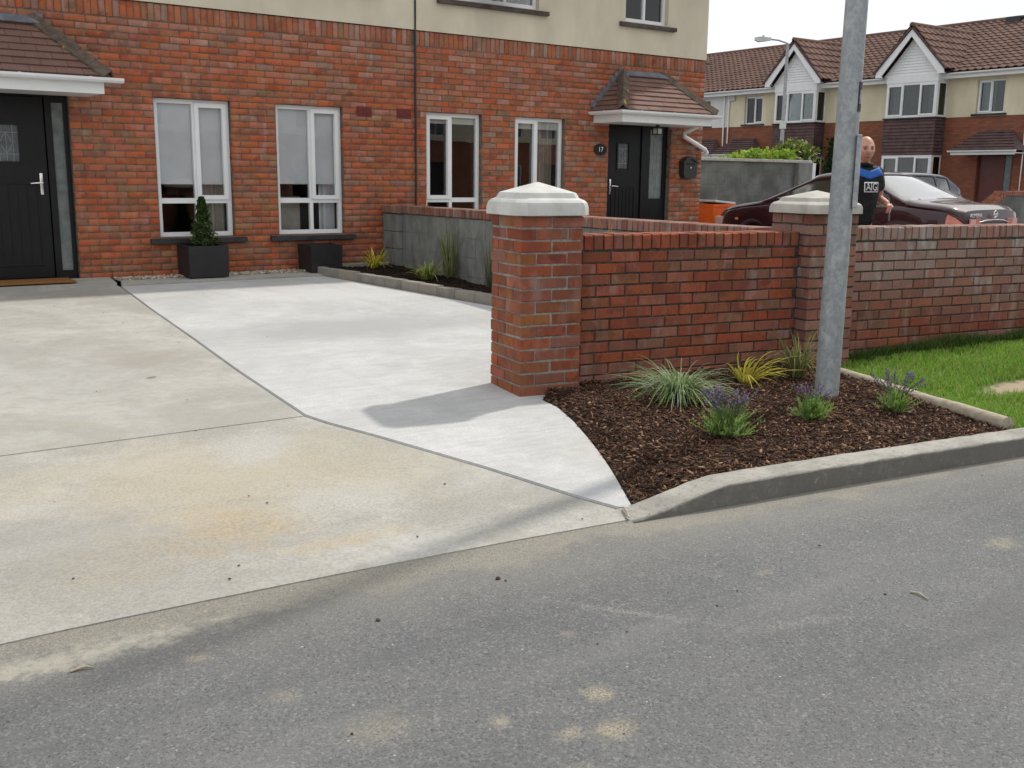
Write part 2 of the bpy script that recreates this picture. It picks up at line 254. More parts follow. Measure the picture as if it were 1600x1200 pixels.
MAT['lawn_base']=(lambda t:t.out(t.mix(t.math('MULTIPLY',t.spot(3.05,-8.63,.46,.18,.6,.9,7),1),t.mix(t.rng(t.noise(6,5),.3,.7),(.07,.10,.025),(.13,.17,.05)),(.34,.27,.19)),.95,t.bump(t.noise(80,5),.6,.01),.2))(NT('lawn_ground'))
MAT['log']=(lambda t:t.out(t.mix(t.rng(t.noise(9,6,.7,t.map(t.P,(6,1,6))),.3,.7),(.30,.25,.18),(.48,.42,.33)),.9,t.bump(t.noise(60,4,.6,t.map(t.P,(5,.6,5))),.4,.006),.2))(NT('pale_pole_wood'))
MAT['bark']=plain('bark',(.08,.05,.035),.95,.3,30,.6)
MAT['planter']=plain('dark_planter',(.017,.017,.018),.5,.2,5,.1); MAT['coir']=(lambda t:t.out(t.mix(t.rng(t.noise(140,4,.7),.3,.7),(.19,.09,.03),(.34,.17,.06)),.98,t.bump(t.noise(300,3),.8,.006),.1))(NT('coir_mat'))
MAT['orange']=plain('orange_plastic',(.80,.13,.012),.45,.06,5,.05); MAT['lidgrey']=plain('pale_lid',(.50,.52,.50),.5,.08,5,.05)
MAT['ground']=plain('far_ground',(.17,.165,.155),.95,.25,.6,.2)
def paint(name,col,flake=.1):
    t=NT(name); return t.out(t.mix(t.rng(t.noise(3,3),.3,.7),tuple(x*.9 for x in col),col),.5,None,.15,0,Coat_Weight=.85,Coat_Roughness=.03)
MAT['burgundy']=paint('burgundy_paint',(.034,.006,.010)); MAT['darkblue']=paint('dark_blue_paint',(.018,.02,.04))
MAT['rubber']=plain('rubber',(.014,.014,.015),.8,.1,30,.1); MAT['taillamp']=plain('red_lamp',(.50,.15,.10),.15,.15,20,0,.6); MAT['amber']=plain('amber_lamp',(.62,.24,.06),.15,.1,20,0,.6); MAT['lampwhite']=plain('clear_lamp',(.62,.36,.32),.15,.1,20,0,.6)
MAT['plate']=plain('number_plate',(.60,.62,.58),.5,.05,20,0); MAT['seat']=plain('seat_cloth',(.035,.035,.04),.9,.1,20,0)
MAT['skin']=(lambda t:t.out(t.mix(t.rng(t.noise(18,4),.35,.7),(.42,.19,.13),(.56,.30,.215)),.5,None,.4,Subsurface_Weight=.12,Subsurface_Scale=.02))(NT('skin'))
MAT['hair']=plain('cropped_hair',(.16,.10,.07),.8,.2,60,.2); MAT['eye']=plain('eye',(.08,.06,.05),.3,.1,20,0)
MAT['shirt']=(lambda t:t.out(t.mix(t.rng(t.noise(9,4,.6),.3,.7),(.008,.008,.010),(.016,.016,.019)),.8,t.bump(t.noise(11,3,.55,t.map(t.P,(1,1,.6)),1.2),.9,.05),.25))(NT('black_jersey')); MAT['blue']=plain('blue_band',(.02,.11,.42),.7,.08,30,.1,.3); MAT['jeans']=plain('dark_jeans',(.012,.013,.022),.9,.3,30,.2,.2); MAT['whitecloth']=plain('white_print',(.72,.72,.72),.8,.04,20,0,.2)
MAT['keys']=plain('key_metal',(.3,.3,.3),.35,.1,30,0,.5,metal=1)
# ---------------- object helpers ----------------
BASE={}
I4=Matrix.Identity(4)
def setp(o,label=None,cat=None,group=None,kind=None,category=None):
    cat=cat or category
    for k,v in (('label',label),('category',cat),('group',group),('kind',kind)):
        if v: o[k]=v
    return o
def thing(name,label,cat,base=(0,0,0),group=None):
    o=bpy.data.objects.new(name,None); o.empty_display_size=.1; COL.objects.link(o); o.location=base; BASE[o.name]=Vector(base)
    return setp(o,label,cat,group)
def base_of(o):
    return BASE.get(o.name,Vector((0,0,0))) if o else Vector((0,0,0))
class MB:
    def __init__(s,F=None): s.v=[]; s.f=[]; s.F=F or I4; s.c=None
    def add(s,vs,fs):
        n=len(s.v); s.v+= [s.F@Vector(p) for p in vs]; s.f+=[[n+i for i in f] for f in fs]; return s
    def box(s,x0,x1,y0,y1,z0,z1,ch=0):
        if ch<=0:
            return s.add([(x0,y0,z0),(x1,y0,z0),(x1,y1,z0),(x0,y1,z0),(x0,y0,z1),(x1,y0,z1),(x1,y1,z1),(x0,y1,z1)],[(0,3,2,1),(4,5,6,7),(0,1,5,4),(1,2,6,5),(2,3,7,6),(3,0,4,7)])
        bm=bmesh.new(); m=Matrix.Translation(((x0+x1)/2,(y0+y1)/2,(z0+z1)/2))@Matrix.Diagonal((x1-x0,y1-y0,z1-z0,1)); bmesh.ops.create_cube(bm,size=1,matrix=m)
        bmesh.ops.bevel(bm,geom=bm.edges[:],offset=ch,segments=2,profile=.6,affect='EDGES'); bm.verts.index_update()
        s.add([v.co for v in bm.verts],[[v.index for v in f.verts] for f in bm.faces]); bm.free(); return s
    def prism(s,poly,ax,a,b):      # poly 2D in the two other axes; ax 0,1,2
        def P(p,t):
            q=list(p); q.insert(ax,t); return q
        n=len(poly); vs=[P(p,a) for p in poly]+[P(p,b) for p in poly]
        return s.add(vs,[list(range(n))[::-1],list(range(n,2*n))]+[(i,(i+1)%n,n+(i+1)%n,n+i) for i in range(n)])
    def tube(s,path,rad,n=10,caps=True):
        path=[Vector(p) for p in path]; k=len(path); rad=rad if isinstance(rad,(list,tuple)) else [rad]*k
        vs=[];fs=[]; ref=None
        for i,p in enumerate(path):
            d=(path[min(i+1,k-1)]-path[max(i-1,0)]).normalized()
            if ref is None: ref=Vector((0,0,1)) if abs(d.z)<.9 else Vector((1,0,0))
            a=d.cross(ref).normalized(); b=d.cross(a).normalized(); ref=-b if False else ref
            for j in range(n):
                t=2*math.pi*j/n; vs.append(p+a*math.cos(t)*rad[i]+b*math.sin(t)*rad[i])
        for i in range(k-1):
            for j in range(n): fs.append((i*n+j,i*n+(j+1)%n,(i+1)*n+(j+1)%n,(i+1)*n+j))
        if caps: fs+= [list(range(n)),list(range((k-1)*n,k*n))[::-1]]
        return s.add(vs,fs)
    def build(s,name,mat,parent=None,smooth=False,angle=None,**kw):
        b=base_of(parent); me=bpy.data.meshes.new(name)
        me.from_pydata([tuple(p-b) for p in s.v],[],s.f); me.update()
        if s.c is not None: colattr(me,s.c)
        me.materials.append(MAT[mat] if isinstance(mat,str) else mat)
        if smooth:
            me.polygons.foreach_set('use_smooth',[True]*len(me.polygons))
            if angle: me.set_sharp_from_angle(angle=math.radians(angle))
        o=bpy.data.objects.new(name,me); COL.objects.link(o)
        if parent: o.parent=parent; BASE[o.name]=b
        return setp(o,**kw)
def colattr(me,cols):
    a=me.color_attributes.new('bc','FLOAT_COLOR','POINT'); a.data.foreach_set('color',np.asarray(cols,dtype=np.float32).ravel())
def fix_normals(o):
    bm=bmesh.new(); bm.from_mesh(o.data); bmesh.ops.recalc_face_normals(bm,faces=bm.faces); bm.to_mesh(o.data); bm.free(); return o
def npmesh(name,V,Fc,mat,parent=None,cols=None,smooth=False,**kw):
    V=np.asarray(V,float)-np.array(base_of(parent)); me=bpy.data.meshes.new(name)
    Fc=np.asarray(Fc); me.vertices.add(len(V)); me.vertices.foreach_set('co',V.astype(np.float32).ravel())
    k=Fc.shape[1]; me.loops.add(Fc.size); me.loops.foreach_set('vertex_index',Fc.astype(np.int32).ravel()); me.polygons.add(len(Fc))
    me.polygons.foreach_set('loop_start',np.arange(0,Fc.size,k,dtype=np.int32))
    try: me.polygons.foreach_set('loop_total',np.full(len(Fc),k,dtype=np.int32))
    except Exception: pass
    me.update(calc_edges=True)
    if smooth: me.polygons.foreach_set('use_smooth',[True]*len(Fc))
    if cols is not None: colattr(me,cols)
    me.materials.append(MAT[mat]); o=bpy.data.objects.new(name,me); COL.objects.link(o)
    if parent: o.parent=parent; BASE[o.name]=base_of(parent)
    return setp(o,**kw)
# brick: unit block 1x1x1 (x 0..1, y 0..1 depth, z 0..1) is scaled; a few chipped variants share mesh data
BV=[]
def brick_variants(mat,L=.215,D=.1025,H=.065,nv=6,ch=.0045):
    out=[]
    for k in range(nv):
        r=random.Random(k*13+5); c=lambda: ch*r.uniform(.5,1.7)
        vs=[];
        f=[(c(),c()),(c(),c()),(c(),c()),(c(),c())]
        cor=[(0,0),(L,0),(L,H),(0,H)]; sg=[(1,1),(-1,1),(-1,-1),(1,-1)]
        j=lambda: r.uniform(-.0015,.0015)
        front=[(cor[i][0]+sg[i][0]*f[i][0],j(),cor[i][1]+sg[i][1]*f[i][1]) for i in range(4)]
        ring=[(cor[i][0]+j(),ch*.9,cor[i][1]+j()) for i in range(4)]
        back=[(cor[i][0],D,cor[i][1]) for i in range(4)]
        vs=front+ring+back
        fs=[(0,1,2,3)]+[(4+i,4+(i+1)%4,(i+1)%4,i) for i in range(4)]+[(8+i,8+(i+1)%4,4+(i+1)%4,4+i) for i in range(4)]+[(11,10,9,8)]
        out.append((np.array(vs),fs))
    return out
VAR=brick_variants('brick')
BMESH={}
def brick_mesh(k,mat):
    if (k,mat) not in BMESH:
        v,f=VAR[k]; me=bpy.data.meshes.new('brick'); me.from_pydata([tuple(p) for p in v],[],f); colattr(me,np.ones((len(v),4))); me.materials.append(MAT[mat]); me.update(); BMESH[(k,mat)]=me
    return BMESH[(k,mat)]
def lay_bricks(lst,F,parent,mat,limit=300,name='brick'):
    """lst: (x,y,z,L,D,H,rotz-in-frame matrix or None,color rgba) in frame F; the nearest `limit` are objects, the others one joined part"""
    b=base_of(parent)
    def dist(t): 
        p=F@Vector((t[0]+t[3]/2,t[1],t[2])); 
        return (p-CAM).length
    lst=sorted(lst,key=dist)
    for t in lst[:limit]:
        x,y,z,L,D,H,R,c=t; me=brick_mesh(random.randrange(len(VAR)),mat); o=bpy.data.objects.new(name,me); COL.objects.link(o); o.parent=parent
        m=F@Matrix.Translation((x,y,z))@(R or I4)@Matrix.Diagonal((L/.215,D/.1025,H/.065,1)); o.matrix_basis=Matrix.Translation(-b)@m; o.color=c
    rest=lst[limit:]
    if rest:
        V=[];Q=[];C=[]; 
        for t in rest:
            x,y,z,L,D,H,R,c=t; v,f=VAR[random.randrange(len(VAR))]; m=np.array(F@Matrix.Translation((x,y,z))@(R or I4)@Matrix.Diagonal((L/.215,D/.1025,H/.065,1)))
            n=len(V)*12; V.append(v@m[:3,:3].T+m[:3,3]); Q+= [[n+i for i in q] for q in f]; C.append(np.tile(c,(12,1)))
        npmesh(name+'work',np.concatenate(V),Q,mat,parent,np.concatenate(C),kind='stuff')
def clip_row(x0,x1,z0,z1,openings):
    segs=[(x0,x1)]
    for (a,b,c,d) in openings:
        if z0<d-.02 and z1>c+.02:
            ns=[]
            for s,e in segs:
                if b<=s or a>=e: ns.append((s,e)); continue
                if a>s: ns.append((s,a))
                if b<e: ns.append((b,e))
            segs=ns
    return segs
def stretcher_wall(x0,x1,z0,n,openings,colf,y=0,course=.075,pitch=.225,D=.1025,off=0,joint=.010):
    out=[]
    for r in range(n):
        z=z0+r*course; H=course-joint
        for s,e in clip_row(x0,x1,z,z+H,openings):
            x=math.floor((s-off)/pitch)*pitch+off+(pitch/2 if r%2 else 0)-pitch
            while x<e:
                a=max(x,s); b=min(x+pitch-joint,e)
                if b-a>.03: out.append((a,y+random.uniform(-.0025,.0025),z+random.uniform(-.001,.001),b-a,D,H,None,colf(a,z)))
                x+=pitch
    return out
def perforated(mb,x0,x1,z0,z1,ops,yf,yb):
    xs=sorted({x0,x1,*[o[0] for o in ops],*[o[1] for o in ops]}); zs=sorted({z0,z1,*[o[2] for o in ops],*[o[3] for o in ops]})
    xs=[x for x in xs if x0<=x<=x1]; zs=[z for z in zs if z0<=z<=z1]
    for i in range(len(xs)-1):
        for j in range(len(zs)-1):
            cx=(xs[i]+xs[i+1])/2; cz=(zs[j]+zs[j+1])/2
            if any(o[0]<cx<o[1] and o[2]<cz<o[3] for o in ops): continue
            for y in (yf,yb):
                q=[(xs[i],y,zs[j]),(xs[i+1],y,zs[j]),(xs[i+1],y,zs[j+1]),(xs[i],y,zs[j+1])]; mb.add(q,[(0,1,2,3)] if y==yf else [(3,2,1,0)])
    for (a,b,c,d) in ops:
        mb.add([(a,yf,c),(a,yb,c),(a,yb,d),(a,yf,d)],[(0,1,2,3)]); mb.add([(b,yf,c),(b,yb,c),(b,yb,d),(b,yf,d)],[(3,2,1,0)])
        mb.add([(a,yf,d),(b,yf,d),(b,yb,d),(a,yb,d)],[(3,2,1,0)]); mb.add([(a,yf,c),(b,yf,c),(b,yb,c),(a,yb,c)],[(0,1,2,3)])
    mb.add([(x0,yf,z0),(x0,yb,z0),(x0,yb,z1),(x0,yf,z1)],[(3,2,1,0)]); mb.add([(x1,yf,z0),(x1,yb,z0),(x1,yb,z1),(x1,yf,z1)],[(0,1,2,3)])
    mb.add([(x0,yf,z1),(x1,yf,z1),(x1,yb,z1),(x0,yb,z1)],[(0,1,2,3)])
    return mb
def lerp(a,b,t): return a+(b-a)*t
def jc(c,v=.12,a=0.): 
    k=random.uniform(1-v,1+v); return (c[0]*k*random.uniform(.95,1.05),c[1]*k*random.uniform(.9,1.1),c[2]*k*random.uniform(.9,1.1),a)
def fac_col(x,z):
    r=random.random()
    if r<.34: c=(.48,.118,.042)
    elif r<.66: c=(.43,.116,.046)
    elif r<.86: c=(.37,.118,.055)
    elif r<.95: c=(.33,.14,.08)
    else: c=(.37,.16,.075)
    up=min(1,max(0,(z-1.2)/1.7)); rx=min(1,max(0,(x-1)/7))
    w=random.random()**3*.55*(.3+.5*up+.35*rx)
    k=1-.12*rx*random.random()
    return jc(tuple(q*k for q in c),.11,w)
# ---------------- ground: sheets, road, slabs, kerb ----------------
def gz(y): return .028*min(y,0)
KX=[-14,-6,-3.24,-2.2,-1.66,-.8,.38,1.76,4,8,30]; KY=[-8.75,-8.82,-8.87,-8.9,-8.96,-9.06,-9.19,-9.39,-9.74,-10.4,-14.2]
_kc=np.polyfit(KX[2:9],KY[2:9],3)
def yk(x): return float(np.interp(x,KX,KY)) if (x<-3.2 or x>3.9) else float(np.polyval(_kc,x))
def sheet(name,x0,x1,y0,y1,z,mat): return MB().add([(x0,y0,z),(x1,y0,z),(x1,y1,z),(x0,y1,z)],[(0,1,2,3)]).build(name,mat,kind='structure')
sheet('ground',-400,400,-400,400,-.31,'ground')
rv=[];rf=[]
xs=np.concatenate([np.linspace(-60,-6,20),np.linspace(-5.5,8,110),np.linspace(9,60,30)])
MB().add([(-60,-26,-.27),(60,-26,-.27),(60,-7.5,-.27),(-60,-7.5,-.27)],[(0,1,2,3)]).build('road','road',kind='structure')
def slab(name,poly,mat,dz=0,th=.12,kind='structure',parent=None,zf=gz,bev=.006):
    bm=bmesh.new(); vs=[bm.verts.new((x,y,zf(y)+dz)) for x,y in poly]; f=bm.faces.new(vs)
    if f.normal.z<0: f.normal_flip()
    bm.normal_update()
    if f.normal.z<0: bmesh.ops.reverse_faces(bm,faces=[f])
    r=bmesh.ops.extrude_face_region(bm,geom=[f]); top=[e for e in r['geom'] if isinstance(e,bmesh.types.BMFace)]
    vv=[e for e in r['geom'] if isinstance(e,bmesh.types.BMVert)]; bmesh.ops.translate(bm,verts=vv,vec=(0,0,-th))
    bmesh.ops.recalc_face_normals(bm,faces=bm.faces)
    if bev:
        bm.faces.ensure_lookup_table(); tops=[e for e in bm.edges if all(v.co.z>zf(v.co.y)+dz-.001 for v in e.verts)]
        bmesh.ops.bevel(bm,geom=tops,offset=bev,segments=2,affect='EDGES')
    me=bpy.data.meshes.new(name); bm.to_mesh(me); bm.free(); me.materials.append(MAT[mat]); o=bpy.data.objects.new(name,me); COL.objects.link(o)
    if parent: o.parent=parent
    return setp(o,kind=kind) if kind else o
SL=[(-.65,-.65),(-.83,-2.3),(-.99,-3.95),(-1.14,-5.4),(-1.25,-6.7225)]; SF=[(-1.25,-6.729),(-1.21,-6.95),(-1.10,-7.33),(-.91,-8.11),(-.80,-8.68),(-.74,-8.90)]
def shift(p,d): return [(x+d,y) for x,y in p]
slab('old_driveway',[(-6.5,-.02),(-.66,-.02)]+shift(SL,-.008)+[(-6.5,-6.7225)],'conc_old',bev=.003)
fx=np.linspace(-.74,-6.5,26)
slab('old_driveway_apron',[(-6.5,-6.729)]+shift(SF,-.008)[:-1]+[(-.75,-8.90),(-.80,yk(-.80)+.004)]+[(x,yk(x)+.004) for x in fx[2:]],'conc_old',bev=.008)
BC=[(.56,-7.0),(.20,-7.10),(.17,-7.30),(.04,-7.62),(-.12,-7.95),(-.26,-8.22),(-.40,-8.47),(-.55,-8.72),(-.66,-8.90)]
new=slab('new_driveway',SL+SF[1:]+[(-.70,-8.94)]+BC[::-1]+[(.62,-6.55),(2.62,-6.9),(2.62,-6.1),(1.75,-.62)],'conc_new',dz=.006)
def ribbon(name,line,w,mat,dz,parent=None):
    vs=[];fs=[]
    for i,(x,y) in enumerate(line):
        a=Vector(line[max(i-1,0)]);b=Vector(line[min(i+1,len(line)-1)]); d=(b-a).normalized(); n=Vector((-d.y,d.x))
        for s in (.010,w): vs.append((x+n.x*s,y+n.y*s,gz(y)+dz))
    for i in range(len(line)-1): fs.append((2*i,2*i+2,2*i+3,2*i+1))
    o=MB().add(vs,fs).build(name,mat,parent); fix_normals(o)
    if o.data.polygons[0].normal.z<0: o.data.flip_normals()
    return o
MAT['trowel']=(lambda t:t.out(t.mix(t.rng(t.noise(7,5,.6),.3,.7),(.50,.50,.49),(.60,.60,.59)),.8,t.bump(t.noise(40,4),.12,.004),.3))(NT('trowelled_edge'))
slab('path_strip',[(-.64,-.63),(1.74,-.60),(2.9,-.44),(2.9,-.12),(-.55,-.26)],'conc_old',dz=.02)
slab('door_step',[(-3.4,-.01),(-.60,-.01),(-.66,-.52),(-3.4,-.52)],'conc_old',dz=.035)
sheet('gravel_bed',-.60,2.9,-.30,.02,.004,'soil')
slab('neighbour_driveway',[(2.8,-.02),(24,-.02),(24,-10),(2.8,-7.0)],'conc_old',dz=-.02)
sheet('side_ground',8.7,60,-6,60,-.06,'ground')
# the asphalt feathers up against the edge of the drive
vs=[];fs=[]; xs=np.linspace(-6.2,-.79,120)
for x in xs:
    w=.13+.03*math.sin(x*4.3)+.02*math.sin(x*11+2)
    for (d,z) in ((.010,gz(yk(x))-.004),(-.012,gz(yk(x))-.009),(-w*.45,-.2655),(-w,-.2697)): vs.append((x,yk(x)+d,z))
for i in range(len(xs)-1):
    for j in range(3): fs.append((i*4+j,i*4+j+1,i*4+5+j,i*4+4+j))
o=fix_normals(MB().add(vs,fs).build('road_edge','road',None,True,kind='structure'))
if o.data.polygons[0].normal.z<0: o.data.flip_normals()
# raised kerb stones beside the planted bed, the first one ramps up from the road
def kerb_top(x): 
    t=min(1,max(0,(x+.80)/.62)); t=t*t*(3-2*t); return lerp(-.252,-.160,t)
def kerb_stone(a,b):
    n=max(2,int((b-a)/.06)); prof=lambda x:[(0,-.34),(0,kerb_top(x)-.014),(.004,kerb_top(x)-.005),(.013,kerb_top(x)),(.145,kerb_top(x)+.002),(.145,-.34)]
    mb=MB(); m=6; xs=np.linspace(a,b,n+1)
    vs=[]
    for x in xs:
        for (d,z) in prof(x): vs.append((x,yk(x)+d+random.uniform(-.002,.002),z+random.uniform(-.0015,.0015)))
    fs=[(i*m+j,(i+1)*m+j,(i+1)*m+(j+1)%m,i*m+(j+1)%m) for i in range(n) for j in range(m)]+[list(range(m)),list(range(n*m,n*m+m))[::-1]]
    mb.add(vs,fs); mb.c=[(1,1,1,(1,1,.35,0,0,0)[i%6]) for i in range(len(vs))]; return fix_normals(mb.build('kerb','kerb',kind='structure'))  # alpha marks the upright face that the kerb colour darkens
kx=[-.795,2.62,4.1,4.6,6.1,7.6,9.1]
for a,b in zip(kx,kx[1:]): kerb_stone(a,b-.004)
# ---------------- near houses ----------------
def window(parent,F,x0,x1,z0,z1,yf,panes,bar=.055,frame='upvc',gl='glass',pane_y=.03,name='window'):
    """panes: (x0,x1,z0,z1,opens); the frame plate has one hole per pane"""
    ops=[]
    for (a,b,c,d,o) in panes: ops.append((a,b,c,d))
    fr=fix_normals(perforated(MB(F),x0,x1,z0,z1,ops,yf,yf+.06).build(name,frame,parent))
    for (a,b,c,d,o) in panes:
        if o:
            w=.05; fix_normals(perforated(MB(F),a-.016,b+.016,c-.016,d+.016,[(a+w-.016,b-w+.016,c+w-.016,d-w+.016)],yf-.018,yf+.03).build('sash',frame,fr))
        MB(F).box(a-.005,b+.005,yf+pane_y,yf+pane_y+.006,c-.005,d+.005).build('pane',gl,fr)
    return fr
def drape(parent,F,x0,x1,z0,z1,y,mat='curtain',name='curtain',waves=5):
    n=waves*6; vs=[];fs=[]
    for i in range(n+1):
        x=lerp(x0,x1,i/n); yy=y+.03*math.sin(i/n*waves*2*math.pi)
        vs+=[(x,yy,z0),(x,yy,z1),(x,yy+.004,z1),(x,yy+.004,z0)]
    for i in range(n):
        for j in range(4): fs.append((i*4+j,i*4+4+j,i*4+4+(j+1)%4,i*4+(j+1)%4))
    return MB(F).add(vs,fs).build(name,mat,parent,True,50)
def tile_slope(parent,P0,P1,P2,P3,rows,tw,mat='tile',th=.016,rs=1):
    P0,P1,P2,P3=map(Vector,(P0,P1,P2,P3)); e=(P1-P0).normalized(); mid0=P0; 
    n=e.cross((P3-P0)).normalized()
    if n.z<0: n=-n
    s=n.cross(e).normalized()
    if s.z<0: s=-s
    loc=lambda p:((p-P0).dot(e),(p-P0).dot(s))
    L=[loc(P0),loc(P3)]; R=[loc(P1),loc(P2)]; hh=L[1][1]; g=hh/rows
    xl=lambda t:lerp(L[0][0],L[1][0],min(1,t/hh)); xr=lambda t:lerp(R[0][0],R[1][0],min(1,t/hh))
    for r in range(rows):
        t0=r*g; t1=min(hh,(r+1)*g+.03); x=math.floor(L[0][0]/tw)*tw-tw+(tw/2 if r%2 else 0)
        while x<R[0][0]+tw:
            a0,b0=max(x,xl(t0)),min(x+tw-.004,xr(t0)); a1,b1=max(x,xl(t1)),min(x+tw-.004,xr(t1))
            if b0-a0>.02:
                if b1<a1: a1=b1=(a1+b1)/2
                lift0=th*1.5+random.uniform(-.002,.003); lift1=.004
                q=[(a0,t0,lift0),(b0,t0,lift0),(b1,t1,lift1),(a1,t1,lift1),(a0,t0,lift0-th),(b0,t0,lift0-th),(b1,t1,lift1-th),(a1,t1,lift1-th)]
                W=[P0+e*u+s*v+n*w for u,v,w in q]
                MB().add(W,[(0,1,2,3),(7,6,5,4),(0,4,5,1),(1,5,6,2),(2,6,7,3),(3,7,4,0)]).build('roof_tile',mat,parent)
            x+=tw
def hip_tiles(parent,A,B,n,w=.085,mat='hip'):
    A=Vector(A);B=Vector(B); d=(B-A)/n; D=d.normalized(); side=D.cross(Vector((0,0,1))).normalized(); upv=side.cross(D).normalized()
    for i in range(n):
        a=A+d*i-D*.03; b=A+d*(i+1); l0=.028+.012; l1=.028
        vs=[]
        for p,l in ((a,l1),(b,l0)):
            vs+=[p+side*w-upv*.045+upv*l*.4,p+upv*(l+.012),p-side*w-upv*.045+upv*l*.4, p+side*w-upv*.062+upv*l*.4,p+upv*(l-.006),p-side*w-upv*.062+upv*l*.4]
        fs=[(0,1,7,6),(1,2,8,7),(3,9,10,4),(4,10,11,5),(0,6,9,3),(2,5,11,8),(0,3,4,1),(1,4,5,2),(6,7,10,9),(7,8,11,10)]
        fix_normals(MB().add(vs,fs).build('hip_tile',mat,parent))
def gutter(parent,path,r=.055,name='gutter',mat='upvc',brk=.75):
    """half-round channel along a level path (outer edge first); closed thin section"""
    path=[Vector(p) for p in path]; prof=[(-r,0),(-r*.94,-r*.5),(-r*.6,-r*.88),(0,-r),(r*.6,-r*.88),(r*.94,-r*.5),(r,0),(r*.85,0),(r*.8,-r*.4),(r*.5,-r*.75),(0,-r*.86),(-r*.5,-r*.75),(-r*.8,-r*.4),(-r*.85,0)]
    m=len(prof); vs=[];fs=[]; k=len(path)
    for i,p in enumerate(path):
        d0=(p-path[i-1]).normalized() if i>0 else (path[1]-p).normalized(); d1=(path[i+1]-p).normalized() if i<k-1 else d0
        n0=Vector((d0.y,-d0.x,0)); n1=Vector((d1.y,-d1.x,0)); nn=(n0+n1).normalized(); sc=1/max(.5,nn.dot(n0))
        for a,z in prof: vs.append(p+nn*a*sc+Vector((0,0,z)))
    for i in range(k-1):
        for j in range(m): fs.append((i*m+j,(i+1)*m+j,(i+1)*m+(j+1)%m,i*m+(j+1)%m))
    fs+=[list(range(m)),list(range((k-1)*m,k*m))[::-1]]
    g=fix_normals(MB().add(vs,fs).build(name,mat,parent))
    if brk:
        for i in range(k-1):
            L=(path[i+1]-path[i]).length; d=(path[i+1]-path[i]).normalized(); nn=Vector((d.y,-d.x,0)); c=max(1,int(L/brk))
            for q in range(c):
                p=path[i]+d*(L*(q+.5)/c); mb=MB(); vs=[]
                for t in (-.014,.014):
                    for a,z in prof[:7]: vs.append(p+d*t+nn*a*1.09+Vector((0,0,z*1.09+.004)))
                    for a,z in prof[:7][::-1]: vs.append(p+d*t+nn*a*.99+Vector((0,0,z*.99+.004)))
                fs=[(j,(j+1)%14,14+(j+1)%14,14+j) for j in range(14)]+[list(range(14)),list(range(14,28))]
                fix_normals(MB().add(vs,fs).build('gutter_bracket',mat,parent))
    return g
def canopy(house,xl,xr,rl,rr,dep,ze,zr,rows,tw,hl=True):
    can=MB().box(xl+.05,xr-.05,-dep+.07,-.001,ze-.165,ze-.155).build('porch_canopy','upvc',house)      # soffit
    # rafters/sarking body under the tiles
    A,B,C,D=(xl+.03,-dep+.04,ze),(xr-.03,-dep+.04,ze),(rr,-.003,zr),(rl,-.003,zr)
    E,G=(xl+.03,-.003,ze),(xr-.03,-.003,ze)
    fix_normals(MB().add([A,B,C,D,E,G],[(0,1,2,3),(0,3,4),(1,5,2),(3,2,5,4),(0,4,5,1)]).build('roof_deck','hip',can))
    f=.02
    MB().prism([(-dep+.05,ze-.165),(-dep+.072,ze-.165),(-dep+.072,ze-.005),(-dep+.05,ze-.005)],0,xl+.04,xr-.04).build('fascia','upvc',can)
    for x in (xl+.04,xr-.062): MB().box(x,x+.022,-dep+.0725,-.002,ze-.165,ze-.005).build('fascia','upvc',can)
    gutter(can,[(xr+.055,.0-.002,ze-.005),(xr+.055,-dep-.01,ze-.005),(xl-.015,-dep-.01,ze-.005),(xl-.015,-.002,ze-.005)] if hl else [(xr+.14,-dep-.01,ze-.005),(xl-.1,-dep-.01,ze-.005)],.05,brk=.62)
    tile_slope(can,(xl,-dep,ze),(xr,-dep,ze),(rr,0,zr),(rl,0,zr),rows,tw)
    tile_slope(can,(xl,0,ze),(xl,-dep,ze),(rl,-.002,zr),(rl,0,zr),rows,tw)
    tile_slope(can,(xr,-dep,ze),(xr,0,ze),(rr,0,zr),(rr,-.002,zr),rows,tw)
    hip_tiles(can,(rl,-.01,zr+.02),(xl-.01,-dep-.01,ze+.03),5); hip_tiles(can,(rr,-.01,zr+.02),(xr+.01,-dep-.01,ze+.03),5)
    # lead apron and stepped flashing
    fix_normals(MB().add([(rl-.05,-.003,zr+.035),(rr+.05,-.003,zr+.035),(rr+.03,-.12,zr-.055),(rl-.03,-.12,zr-.055),(rl-.05,-.013,zr+.035),(rr+.05,-.013,zr+.035),(rr+.03,-.123,zr-.042),(rl-.03,-.123,zr-.042)],[(4,5,6,7),(0,3,2,1),(0,4,7,3),(1,2,6,5),(0,1,5,4),(3,7,6,2)]).build('lead_flashing','lead',can))
    for (xa,xb,sg) in ((xl,rl,-1),(xr,rr,1)):
        for i in range(8):
            t=(i+.5)/8; x=lerp(xa,xb,t); z=lerp(ze,zr,t)+.045; MB().box(x-.055,x+.055,-.012,-.002,z-.02,z+.055).build('lead_step','lead',can)
    return can
OPA=[(0,.90,.465,2.04),(1.4625,2.3625,.465,2.04),(-2.06,-.91,-.1,2.04)]
OPB=[(3.58,4.48,.465,2.04),(5.04,5.94,.465,2.04),(6.78,8.08,-.1,2.04)]
UPB=[(3.86,5.42,3.50,4.58),(7.03,7.90,3.50,4.58)]; UPA=[(-1.9,-.9,3.50,4.58),(1.2,2.76,3.50,4.58)]
hA=thing('terraced_house','nearest brick house with black front door at far left of photo','house',(0,0,0))
hB=thing('terraced_house','brick house with cream upper storey and door marked 17','house',(5,0,0))
